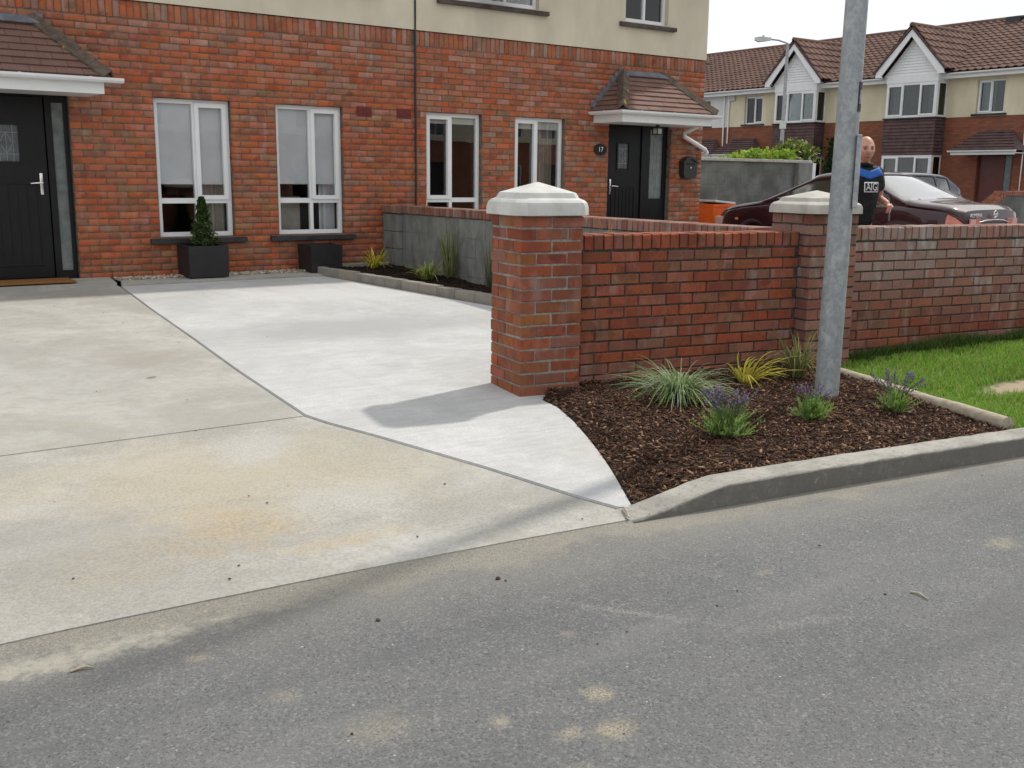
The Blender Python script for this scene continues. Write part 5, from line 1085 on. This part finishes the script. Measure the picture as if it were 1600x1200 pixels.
# rendered wall at the right edge
rw=thing('garden_wall','low grey wall with sloping brick coping behind the burgundy car boot','wall',(18,-1.6,-.1)); wx=14.95
MB().prism([(wx-.5,-.3),(30,-.3),(30,.96),(wx,.96),(wx-.5,.70)],1,-1.7,-1.5).build('body','block_dark',rw); fix_normals(rw.children[0])
x=wx
cl_=[]
for i in range(60):
    cl_.append((wx+i*.0755+.02,-1.72,.962,.066,.235,.09,None,jc((.30,.10,.055),.15,.15)))
for i in range(7):
    tt=i/7; cl_.append((wx-.5+i*.075,-1.72,.70+tt*.26,.07,.235,.095,None,jc((.36,.12,.06),.15,.1)))
lay_bricks(cl_,I4,rw,'brick_front',300,'coping_brick')
# ---------------- cars ----------------
def car(name,label,F,paint_,base,badge=False,hatch=False):
    t=thing(name,label,'car',base); L,Wd=4.43,.855
    ip=lambda x,xs,ys:float(np.interp(x,xs,ys))
    def sm(x,xs,ys):     # smoothed interpolation
        return sum(ip(x+d,xs,ys)*w for d,w in ((-.12,.15),(-.06,.2),(0,.3),(.06,.2),(.12,.15)))
    TX=[0,.06,.12,.70,.78,1.55,1.75,2.1,2.45,3.28,3.36,3.9,4.2,4.36,4.43]; TZ=[.80,.95,1.00,1.045,1.06,1.405,1.44,1.45,1.425,1.03,1.00,.93,.85,.74,.62]
    if hatch: TX=[0,.04,.10,.50,.62,1.1,1.75]+TX[7:]; TZ=[.80,.98,1.03,1.36,1.41,1.46,1.47,1.47]+TZ[8:]
    BX=[0,.12,.7,1.5,3.3,3.9,4.25,4.43]; BZ=[.72,.90,.97,.955,.93,.87,.77,.56]
    HW=[0,.05,.2,.7,2.2,3.5,4.0,4.25,4.38,4.43]; HY=[.60,.70,.80,.85,.855,.845,.80,.70,.55,.42]
    stn=sorted(set([0,.02,.06,.12,.2]+list(np.round(np.linspace(.3,4.1,58),3))+[.76,1.55,2.45,3.3]+[4.18,4.26,4.33,4.39,4.43])); rings=[]
    for x in stn:
        zt=sm(x,TX,TZ) if .1<x<4.3 else ip(x,TX,TZ); zb_=min(sm(x,BX,BZ) if .1<x<4.3 else ip(x,BX,BZ),zt-.02); hw=ip(x,HW,HY); gh=max(0,zt-zb_-.07); inn=hw-.045-.50*min(gh,.42); zc=max(zb_+.012,zt-.05-.03*min(1,gh*3)); zl=.19 if .25<x<4.2 else lerp(.32,.24,.5)
        wheel=max(0,max(.33-abs(x-.82),.33-abs(x-3.42))); zl2=zl+ (math.sqrt(max(0,.335**2-min(abs(x-.82),abs(x-3.42))**2))+.12-.0 if min(abs(x-.82),abs(x-3.42))<.335 else 0)
        r=[(0,zl),(hw*.90,zl)] if False else []
        low=max(zl,min(zl2,.66))
        r=[(hw*.95,low),(hw*.99,lerp(low,zb_,.3)),(hw,lerp(low,zb_,.55)),(hw*.992,lerp(low,zb_,.8)),(hw*.965,lerp(low,zb_,.94)),(hw*.94-.004,zb_)]
        for k in (.08,.5,.92): r.append((lerp(hw*.94-.02,inn,k),lerp(zb_+.008,zc,k)))
        r+=[(inn-.02,zc+.018),(inn*.86,lerp(zc+.018,zt,.55)),(inn*.6,lerp(zc+.018,zt,.85)),(inn*.3,lerp(zc+.018,zt,.97)),(0,zt)]; rings.append(r)
    m=len(rings[0]); full=[]
    for x,r in zip(stn,rings): full.append([(x,y,z) for y,z in r]+[(x,-y,z) for y,z in r[-2::-1]])
    k=len(full[0]); V=[F@Vector(p) for R in full for p in R]
    body=[];wind=[];rear=[];side=[];lamp=[]
    for i in range(len(stn)-1):
        xm=(stn[i]+stn[i+1])/2
        for j in range(k-1):
            jj=min(j,k-2-j); q=(i*k+j,(i+1)*k+j,(i+1)*k+j+1,i*k+j+1); dst=body
            if 9<=jj<=12+0 and jj>=9:
                if (.14<xm<.5 if hatch else .82<xm<1.56): dst=rear
                elif 2.48<xm<3.26: dst=wind
            if jj in (6,7) and ((1.12<xm<1.92) or (2.00<xm<2.86) or (hatch and .6<xm<1.05)): dst=side
            if jj in (3,4) and xm<.19: dst=lamp
            dst.append(q)
    body+=[list(range(k))[::-1],[ (len(stn)-1)*k+j for j in range(k)]]
    def sub(nm,fs,mat):
        mb=MB(); used=sorted({i for f in fs for i in f}); mp_={u:n for n,u in enumerate(used)}; mb.add([V[u] for u in used],[[mp_[i] for i in f] for f in fs]); o=mb.build(nm,mat,t,True,38); return fix_normals(o)
    bd=sub('body',body,paint_); bd.modifiers.new('s','SOLIDIFY').thickness=-.012
    sub('tail_lamp',[f for f in lamp if f[0]%k<k//2],'taillamp'); sub('tail_lamp',[f for f in lamp if f[0]%k>=k//2],'taillamp'); sub('windscreen',wind,'glass_car'); sub('rear_window',rear,'glass_car')
    for sgn in (1,-1):
        for (a,b) in ((.6,1.05),(1.12,1.92),(2.0,2.86)):
            fs=[f for f in side if a<(stn[f[0]//k]+stn[f[1]//k])/2<b and ((f[0]%k<k//2)==(sgn>0))]
            if fs: sub('side_window',fs,'glass_car')
    MB(F).box(.9,3.3,-.70,.70,.25,.55).build('floor','rubber',t)
    for x in (1.25,2.3):
        for y in (-.38,.38): MB(F).box(x,x+.5,y-.24,y+.24,.4,.62,.05).build('seat','seat',t); MB(F@Matrix.Translation((x,y,.6))@Matrix.Rotation(-.25,4,'Y')).box(-.06,.08,-.23,.23,0,.58,.04).build('seat_back','seat',t)
    for x in (.82,3.42):
        for s in (1,-1):
            w=MB(F).tube([(x,s*.64,.30),(x,s*.66,.30),(x,s*.81,.30),(x,s*.83,.30)],[.27,.305,.305,.27],24).build('wheel','rubber',t,True,40); MB(F).tube([(x,s*.78,.30),(x,s*.835,.30),(x,s*.84,.30)],[.2,.2,.05],18).build('rim','chrome',w,True,40)
    for s in (1,-1):
        # wrap-round tail lamp, handles, mirrors, head lamp
        MB(F).box(-.014,-.002,min(s*.33,s*.575),max(s*.33,s*.575),.765,.845,.005).build('rear_lamp','taillamp',t); MB(F).box(-.0175,-.0145,min(s*.44,s*.56),max(s*.44,s*.56),.775,.835,.001).build('lamp_lens','lampwhite',t)
        pr=[(.30,.80),(.12,.765),(.012,.66),(-.012,.40),(.02,.40),(.05,.62),(.14,.70),(.30,.77)]
        for x in (1.35,2.35): MB(F).tube([(x,s*.845,.80),(x+.02,s*.875,.805),(x+.16,s*.875,.81),(x+.18,s*.848,.81)],.014,8).build('door_handle','chrome',t,True,50)
        MB(F).box(2.72,2.86,min(s*.86,s*1.0),max(s*.86,s*1.0),.93,1.06,.03).build('wing_mirror',paint_,t); MB(F).box(4.08,4.30,min(s*.50,s*.76),max(s*.50,s*.76),.60,.74,.03).build('head_lamp','lampwhite',t); MB(F).box(3.72,3.78,min(s*.815,s*.845),max(s*.815,s*.845),.70,.735,.005).build('side_repeater','amber',t)
        # door shut lines
    MB(F).box(-.022,-.005,-.26,.26,.665,.775,.004).build('number_plate','plate',t); p=t.children[-1] if False else None
    mb=MB(F)
    for i,wc in enumerate((.03,.03,0,.035,0,.03,.03,.03,.03)):
        if wc: mb.box(-.0245,-.0225,.19-i*.045-wc,.19-i*.045,.685,.755)
    mb.build('plate_characters','rubber',t); MB(F).tube([(-.012,.36,.80),(-.02,.2,.825),(-.024,0,.832),(-.02,-.2,.825),(-.012,-.36,.80)],.0055,8).build('boot_trim','chrome',t,True,50)
    if badge:
        mb=MB(F); R=[(-.022+.0,.0+.042*math.cos(a),.905+.042*math.sin(a)) for a in np.linspace(0,2*math.pi,20)]; mb.tube(R,.006,6,False); mb.box(-.028,-.018,-.055,.055,.897,.913); mb.build('emblem','chrome',t)
        text_mesh('model_badge','ALMERA',.075,F@Matrix(((0,0,-1,-.012),(-1,0,0,.44),(0,1,0,.885),(0,0,0,1))),'chrome',t,.003)
    return t
def FC(x,y,z,a=0): return Matrix.Translation((x,y,z))@Matrix.Rotation(math.radians(90+a),4,'Z')
car('parked_car','burgundy saloon car parked beside number 17 behind the brick wall',FC(9.56,-4.62,-.115),'burgundy',(9.56,-2.4,-.115),True)
car('parked_car','dark blue car mostly hidden behind the burgundy saloon',FC(22.7,4.4,-.02,80),'darkblue',(20.5,4.8,-.02),False,True)
# ---------------- unseen houses across the road, added to darken window reflections and the facade ----------------
def opposite(label,x0):
    F=Matrix.Translation((x0,-27,-.25))@Matrix.Rotation(math.pi,4,'Z'); w=6.1; t=thing('terraced_house',label,'house',(x0-w/2,-27,-.25),'houses on the opposite side of the road')
    ops=[(.7,1.7,0,2.1),(2.9,4.9,.8,2.0),(.9,1.8,3.2,4.3),(2.9,4.9,3.2,4.3)]
    fix_normals(perforated(MB(F),0,w,-.3,3.0,ops[:2],0,.3).build('wall','brick_far',t)); fix_normals(perforated(MB(F),0,w,3.003,4.6,ops[2:],-.02,.3).build('upper_wall','render_far',t))
    for o in ops[1:]: m_=(o[0]+o[1])/2; window(t,F,o[0]+.003,o[1]-.003,o[2]+.003,o[3]-.003,.06,[(o[0]+.06,m_-.02,o[2]+.06,o[3]-.06,False),(m_+.02,o[1]-.06,o[2]+.06,o[3]-.06,False)],frame='upvc_far',gl='glass_dark'); MB(F).box(o[0],o[1],.2,.25,o[2],o[3]).build('blind','room',t)
    MB(F).box(.7,1.7,.1,.15,0,2.1).build('door','black',t); fix_normals(MB(F).prism([(-.35,4.55),(3.9,6.6),(8.2,4.55)],0,0,w).build('roof','tile_far',t)); MB(F).box(0,w,.301,7.9,-.3,4.54).build('shell','brick_far',t)
for i,l in enumerate(('leftmost','second','third','fourth','rightmost')):
    opposite('house across the road facing number 17, %s of five in its row'%l,9.5+6.1*i)
# ---------------- person ----------------
MX,MY=4.595,-6.125; MZ=-.195
pe=thing('person','bald man in black football shirt with blue collar band standing behind the wall','person',(MX,MY,MZ))
FM=Matrix.Translation((MX,MY,MZ))@Matrix.Rotation(math.radians(180-11),4,'Z')     # local y = forward (to the street), local x = his right
def skin(nodes,edges,root,sub=2):
    me=bpy.data.meshes.new('tmp'); me.from_pydata([n[0] for n in nodes],edges,[]); ob=bpy.data.objects.new('tmp',me); COL.objects.link(ob)
    md=ob.modifiers.new('k','SKIN'); md.use_smooth_shade=True
    for i,n in enumerate(nodes):
        s=me.skin_vertices[0].data[i]; s.radius=(n[1],n[2]); s.use_root=(i==root)
    sb=ob.modifiers.new('s','SUBSURF'); sb.levels=sub; sb.render_levels=sub; bpy.context.view_layer.update()
    r=bpy.data.meshes.new_from_object(ob.evaluated_get(bpy.context.evaluated_depsgraph_get())); bpy.data.objects.remove(ob); return r
def mesh_arrays(me): return [v.co.copy() for v in me.vertices],[list(p.vertices) for p in me.polygons]
# head: shaped ball with brow, sockets, nose, mouth, chin, jaw, ears
def head(c,yaw,s=1.0,nu=56,nv=40):
    vs=[];fs=[]; R=Matrix.Rotation(yaw,4,'Z')
    g=lambda x,z,cx,cz,sx,sz:math.exp(-((x-cx)/sx)**2-((z-cz)/sz)**2)
    for i in range(nv+1):
        ph=math.pi*i/nv
        for j in range(nu):
            th=2*math.pi*j/nu; x=math.sin(ph)*math.cos(th); y=math.sin(ph)*math.sin(th); z=math.cos(ph)
            X=.078*x; Y=.098*y; Z=.118*z
            if z<0: k=1-.28*(-z)**1.3; X*=k; Y*=(1-.10*(-z)) ; 
            if z<-.1 and y<0: Y*=1-.30*min(1,(-z-.1)/.6)
            if y>0:      # face
                ax=abs(X); f=y**.5
                Y+=f*(.030*g(ax,Z,0,-.018,.014,.024)+.010*g(ax,Z,0,.01,.011,.03)-.013*g(ax,Z,.031,.008,.017,.013)+.007*g(ax,Z,.026,.032,.03,.010)+.007*g(ax,Z,.045,-.015,.018,.018)+.007*g(ax,Z,0,-.056,.024,.008)-.005*g(ax,Z,0,-.048,.02,.003)+.007*g(ax,Z,0,-.072,.022,.006)-.006*g(ax,Z,0,-.0645,.022,.003)+.012*g(ax,Z,0,-.098,.026,.018))
            p=R@Vector((X*s,Y*s,Z*s)); vs.append(p+Vector(c))
    for i in range(nv):
        for j in range(nu): fs.append((i*nu+j,(i+1)*nu+j,(i+1)*nu+(j+1)%nu,i*nu+(j+1)%nu))
    return vs,fs
HC=(0,.04,1.668); HY_=-.42
N=[((0,0,.98),.14,.115),((0,.01,1.12),.150,.125),((0,.01,1.28),.165,.125),((0,.0,1.445),.145,.105),((0,.008,1.52),.085,.080),((0,.02,1.56),.066,.070),((0,.03,1.61),.062,.068),
 ((.19,0,1.465),.066,.064),((.225,.0,1.30),.052,.052),((.25,-.02,1.12),.042,.042),((.25,.08,.92),.034,.034),((.245,.11,.84),.026,.03),   # right arm
 ((-.19,0,1.465),.066,.064),((-.25,-.02,1.36),.056,.056),((-.28,-.04,1.23),.046,.046),((-.205,.14,1.19),.036,.036),((-.18,.19,1.185),.028,.031),
 ((.09,0,.90),.092,.095),((.10,.01,.50),.062,.065),((.105,-.01,.10),.040,.045),((.11,.10,.04),.042,.03),((.11,.17,.035),.035,.025),
 ((-.09,0,.90),.092,.095),((-.10,.01,.50),.062,.065),((-.105,-.01,.10),.040,.045),((-.11,.10,.04),.042,.03),((-.11,.17,.035),.035,.025)]
E_=[(0,1),(1,2),(2,3),(3,4),(4,5),(5,6),(3,7),(7,8),(8,9),(9,10),(10,11),(3,12),(12,13),(13,14),(14,15),(15,16),(0,17),(17,18),(18,19),(19,20),(20,21),(0,22),(22,23),(23,24),(24,25),(25,26)]
NBODY=[(p,a*(.86 if i in (0,1,2,3,7,8,12,13,17,18,22,23) else 1),b*(.86 if i in (0,1,2,3,7,8,12,13,17,18,22,23) else 1)) for i,(p,a,b) in enumerate(N)]
V,Fc=mesh_arrays(skin(NBODY,E_,0))
def join(v,f):
    n=len(V); V.extend(v); Fc.extend([[n+i for i in q] for q in f])
join(*head(HC,HY_,1.05))
for sx in (-1,1):     # ears
    ev=[];ef=[]; c=Matrix.Rotation(HY_,4,'Z')@Vector((sx*.079,-.012,-.002))+Vector(HC)
    mb=MB(Matrix.Translation(c)@Matrix.Rotation(HY_,4,'Z')@Matrix.Rotation(sx*.35,4,'Z')); nn=10
    for i in range(7):
        ph=math.pi*i/6
        for j in range(nn): th=2*math.pi*j/nn; mb.v.append(mb.F@Vector((.009*math.sin(ph)*math.cos(th),.020*math.sin(ph)*math.sin(th),.033*math.cos(ph))))
    for i in range(6):
        for j in range(nn): mb.f.append((i*nn+j,(i+1)*nn+j,(i+1)*nn+(j+1)%nn,i*nn+(j+1)%nn))
    join(mb.v,mb.f)
def hand(w,d,palm_n,thumb_side,curl):
    """palm plus five finger chains grown from the wrist w along d"""
    d=Vector(d).normalized(); n=Vector(palm_n); n=(n-d*n.dot(d)).normalized(); s=d.cross(n).normalized()*thumb_side; w=Vector(w)
    P=lambda a,b,c:tuple(w+d*a+s*b+n*c)
    nd=[(P(0,0,0),.024,.018),(P(.045,0,0),.036,.015),(P(.085,0,.003),.038,.013)]; ed=[(0,1),(1,2)]
    mm=skin(nd,ed,0,2); join(*mesh_arrays(mm))
    for b,L in ((.030,.066),(.010,.076),(-.011,.070),(-.031,.054)):
        q=[P(.072,b,0)]; a=.072; cpos=Vector((.078,b,0)); ang=curl*.35
        pts=[(P(.070,b,0),.0098,.0095)]; x,z=.086,.0
        for k in range(3):
            ang+=curl; x+=L*(.45,.32,.23)[k]*math.cos(ang); z+=L*(.45,.32,.23)[k]*math.sin(ang); pts.append((P(x,b*1.05,z),.0088-.0009*k,.0085-.0009*k))
        join(*mesh_arrays(skin(pts,[(0,1),(1,2),(2,3)],0,2)))
    pts=[(P(.022,.022,.003),.012,.011),(P(.045,.045,.014),.0105,.0105),(P(.068,.050,.032),.0095,.009),(P(.088,.040,.046),.008,.0075)]; join(*mesh_arrays(skin(pts,[(0,1),(1,2),(2,3)],0,2)))
hand((-.183,.185,1.185),(.25,.80,-.35),(.90,-.3,-.1),1,.55); hand((.245,.11,.845),(.0,.25,-.95),(-.95,.1,0),-1,.35)
o=MB(FM).add(V,Fc).build('body','skin',pe,True); 
rm=o.modifiers.new('r','REMESH'); rm.mode='VOXEL'; rm.voxel_size=.0055; rm.use_smooth_shade=True; sm_=o.modifiers.new('sm','SMOOTH'); sm_.iterations=2; sm_.factor=.4
HM=FM@Matrix.Translation(HC)@Matrix.Rotation(HY_,4,'Z')
for sx in (-1,1):
    mb=MB(HM); c=(sx*.031,.089,.009); nn=10
    for i in range(7):
        ph=math.pi*i/6
        for j in range(nn): th=2*math.pi*j/nn; mb.v.append(HM@Vector((c[0]+.012*math.sin(ph)*math.cos(th),c[1]+.006*math.sin(ph)*math.sin(th),c[2]+.007*math.cos(ph))))
    for i in range(6):
        for j in range(nn): mb.f.append((i*nn+j,(i+1)*nn+j,(i+1)*nn+(j+1)%nn,i*nn+(j+1)%nn))
    mb.build('eye','eye',pe,True); MB(HM).tube([(sx*.014,.100,.026),(sx*.030,.101,.031),(sx*.048,.090,.026)],[.003,.004,.002],6).build('eyebrow','hair',pe,True)
mb=MB(HM); mb.tube([(-.024,.1005,-.0675),(-.012,.107,-.0665),(0,.109,-.068),(.012,.107,-.0665),(.024,.1005,-.0675)],.0028,6); mb.build('mouth','eye',pe,True)
# cropped hair round the back and sides
hv,hf=head((0,0,0),0,1.07); mb=MB(HM); keep=[]
for f in hf:
    c=sum((hv[i] for i in f),Vector())/4
    if -.062<c.z<.055-.25*max(0,c.y+.03) and c.y<.012+.3*(abs(c.x)-.06): keep.append(f)
mb.add(hv,keep); mb.build('hair','hair',pe,True)
# jersey, trousers, shoes (a looser surface over the same joints)
def grow(ids,edges,root,g,over={}):
    nd=[(over.get(i,N[i][0]),N[i][1]*g+.006,N[i][2]*g+.006) for i in ids]; mp_={i:k for k,i in enumerate(ids)}; return skin(nd,[(mp_[a],mp_[b]) for a,b in edges],mp_[root],2)
v_,f_=mesh_arrays(grow([0,1,2,3,4,7,8,12,13],[(0,1),(1,2),(2,3),(3,4),(3,7),(7,8),(3,12),(12,13)],0,1.13,{8:(.245,-.008,1.27),13:(-.266,-.03,1.29),0:(0,0,.93),4:(0,.008,1.528)})); sh=MB(FM).add(v_,f_).build('jersey','shirt',pe,True)
v_,f_=mesh_arrays(grow([0,17,18,19,22,23,24],[(0,17),(17,18),(18,19),(0,22),(22,23),(23,24)],0,1.10,{0:(0,0,.97)})); MB(FM).add(v_,f_).build('trousers','jeans',pe,True)
for s in (1,-1): MB(FM@Matrix.Translation((s*.11,.07,0))).box(-.048,.048,-.12,.15,.0,.085,.03).build('shoe','rubber',pe,True)
mb=MB(FM); mb.tube([(.086*math.sin(a),.014+.086*math.cos(a)+.0,1.548+.012*-math.cos(a)) for a in np.linspace(0,2*math.pi,25)],.017,8,False); mb.build('collar','shirt',sh,True)
# blue chest band, printed box with letters: they follow the jersey surface
from mathutils.bvhtree import BVHTree
def snap(mesh,pts_local,off):
    bm=bmesh.new(); bm.from_mesh(mesh); tr=BVHTree.FromBMesh(bm); res=[]
    for p in pts_local:
        h=tr.ray_cast(Vector((p[0],.6,p[1])),Vector((0,-1,0))); res.append(Vector((p[0],(h[0].y if h[0] else .09)+off,p[1])))
    bm.free(); return res
mj=bpy.data.meshes.new('j'); mj.from_pydata([tuple(v) for v in v_],[],f_)
vj,fj=mesh_arrays(grow([0,1,2,3,4,7,8,12,13],[(0,1),(1,2),(2,3),(3,4),(3,7),(7,8),(3,12),(12,13)],0,1.13,{8:(.245,-.008,1.27),13:(-.266,-.03,1.29),0:(0,0,.93),4:(0,.008,1.528)})); mj=bpy.data.meshes.new('j'); mj.from_pydata([tuple(v) for v in vj],[],fj)
def patch(name,fn,nu,nv_,off,mat):
    pts=[fn(i/nu,j/nv_) for j in range(nv_+1) for i in range(nu+1)]; P=snap(mj,pts,off); fs=[(j*(nu+1)+i,j*(nu+1)+i+1,(j+1)*(nu+1)+i+1,(j+1)*(nu+1)+i) for j in range(nv_) for i in range(nu)]
    ob=MB(FM).add(P,fs).build(name,mat,sh,True); ob.modifiers.new('t','SOLIDIFY').thickness=.002; return ob
def chev(s,t): x=lerp(-.165,.165,s); z=1.405+.26*abs(x)+lerp(0,.075,t); return (x,z)
patch('blue_band',chev,24,4,.004,'blue')
lx,lz=-.015,1.335; wd,ht=.085,.046
patch('print_box',lambda s,t:(lx+lerp(-wd,wd,s),lz+lerp(-ht,ht,t)),12,6,.004,'whitecloth'); patch('print_ground',lambda s,t:(lx+lerp(-wd+.010,wd-.010,s),lz+lerp(-ht+.010,ht-.010,t)),12,6,.0062,'shirt')
tx=text_mesh('print_letters','AIG',.095,I4,'whitecloth',sh,.0005); 
bm=bmesh.new(); bm.from_mesh(tx.data); tr=None
pts=[]
for v in bm.verts: pts.append((lx-(v.co.x+base_of(sh).x)*.86,lz+(v.co.y+base_of(sh).y)*1.0)) 
raw=[(v.co.x+base_of(sh).x,v.co.y+base_of(sh).y,v.co.z+base_of(sh).z) for v in bm.verts]
P=snap(mj,[(lx-a*.86,lz+b) for a,b,c in raw],.0085)
for v,p,(a,b,c) in zip(bm.verts,P,raw): v.co=FM@(p+Vector((0,c,0)))-base_of(sh)
bm.to_mesh(tx.data); bm.free()
k=MB(FM); k.tube([(-.13,.27,1.12),(-.128,.272,1.09)],.004,6); k.box(-.139,-.117,.268,.274,1.035,1.09); o=k.build('car_keys','keys',None,label='small bunch of keys hanging from the man\'s hand',category='keys')
# ---------------- litter ----------------
def stone(label,x,y,r,mat,z,name='pebble',cat='stone',group=None):
    bm=bmesh.new(); bmesh.ops.create_icosphere(bm,subdivisions=2,radius=r)
    for v in bm.verts: v.co*=1+.35*(random.random()-.5); v.co.z*=.65; v.co+=Vector((x,y,z+r*.4))
    me=bpy.data.meshes.new(name); bm.to_mesh(me); bm.free(); me.materials.append(MAT[mat]); o=bpy.data.objects.new(name,me); COL.objects.link(o); setp(o,label,cat,group)
def onroad(px,py): d=(fw+r2*((px-800)/FPX)-u2*((py-600)/FPX)); k=(-.27-CAM.z)/d.z; return CAM+d*k
for (px,py,r,l) in ((778,905,.016,'brown clod on the road just below the drive entrance'),(790,908,.008,'small crumb beside the brown clod on the road'),(591,970,.013,'dark clod on the road below the stained concrete'),(1383,929,.008,'dark speck of grit on the right side of the road'),(1120,947,.007,'dark speck of grit in the middle of the road')):
    p=onroad(px,py); stone(l,p.x,p.y,r*.62,'bark',-.27,'soil_clod','clod','soil crumbs on the road')
def twig(label,a,b,r,z0=-.27,mat='log'):
    A=onroad(*a);B=onroad(*b); A.z=B.z=z0+r; m_=A.lerp(B,.5)+Vector((.01,.006,.004)); MB().tube([A,m_,B],[r,r,r*.6],6).build('twig',mat,None,True,label=label,category='twig')
twig('pale straw stick on the road at lower left',(110,1051),(147,1045),.0045); twig('thin curled stalk on the right side of the road',(1422,926),(1450,938),.004)
A=Vector((-.735,-8.93,-.236)); B=Vector((-.80,-9.04,-.240)); MB().tube([A,A.lerp(B,.5)+Vector((.004,0,.003)),B],[.005,.007,.004],6).build('wood_splinter','log',None,label='orange splinter of wood stuck in the joint at the kerb end',category='splinter')
# dead leaf on the drive
d=(fw+r2*((237-800)/FPX)-u2*((591-600)/FPX)); kk=((.028*CAM.y)-CAM.z)/(d.z-.028*d.y); p=CAM+d*kk
bm=bmesh.new(); 
o=fix_normals(MB(Matrix.Translation((p.x,p.y,gz(p.y)+.004))).add([(-.045,0,0),(-.02,.006,.003),(.02,.009,.004),(.04,.004,.002),(.015,-.004,.003),(-.02,-.006,.002),(0,0,.006)],[(0,1,6),(1,2,6),(2,3,6),(3,4,6),(4,5,6),(5,0,6),(0,5,4,3,2,1)]).build('dead_leaf','bark',None,label='curled dark leaf lying on the old concrete drive',category='leaf'))

# scattered grit on the drive and road
V=[];Q=[];C=[];k=0
while k<75:
    x=random.uniform(-3.4,1.2); y=random.uniform(-10.6,-.9)
    if y>-8.9 and (x>0 or (x>-1 and y<-6)): continue
    z=(gz(y)+.004 if y>yk(x) else -.268); z+=.006 if x>-.6 else 0; r=random.uniform(.0025,.006)
    P=[(x+r*random.uniform(.5,1.6)*math.cos(a),y+r*random.uniform(.5,1.6)*math.sin(a),z) for a in (0,1.3,2.5,3.8,5.0)]+[(x,y,z+r*.8)]
    V+=P; Q+=[(k*6+i,k*6+(i+1)%5,k*6+5) for i in range(5)]; c=random.choice([(.05,.04,.03),(.09,.07,.05),(.03,.03,.03),(.3,.27,.22)]); C+=[(*c,1)]*6; k+=1
npmesh('grit_specks',V,Q,'chip',None,C,label='loose dark grit and crumbs scattered over drive and road',category='grit',kind='stuff')
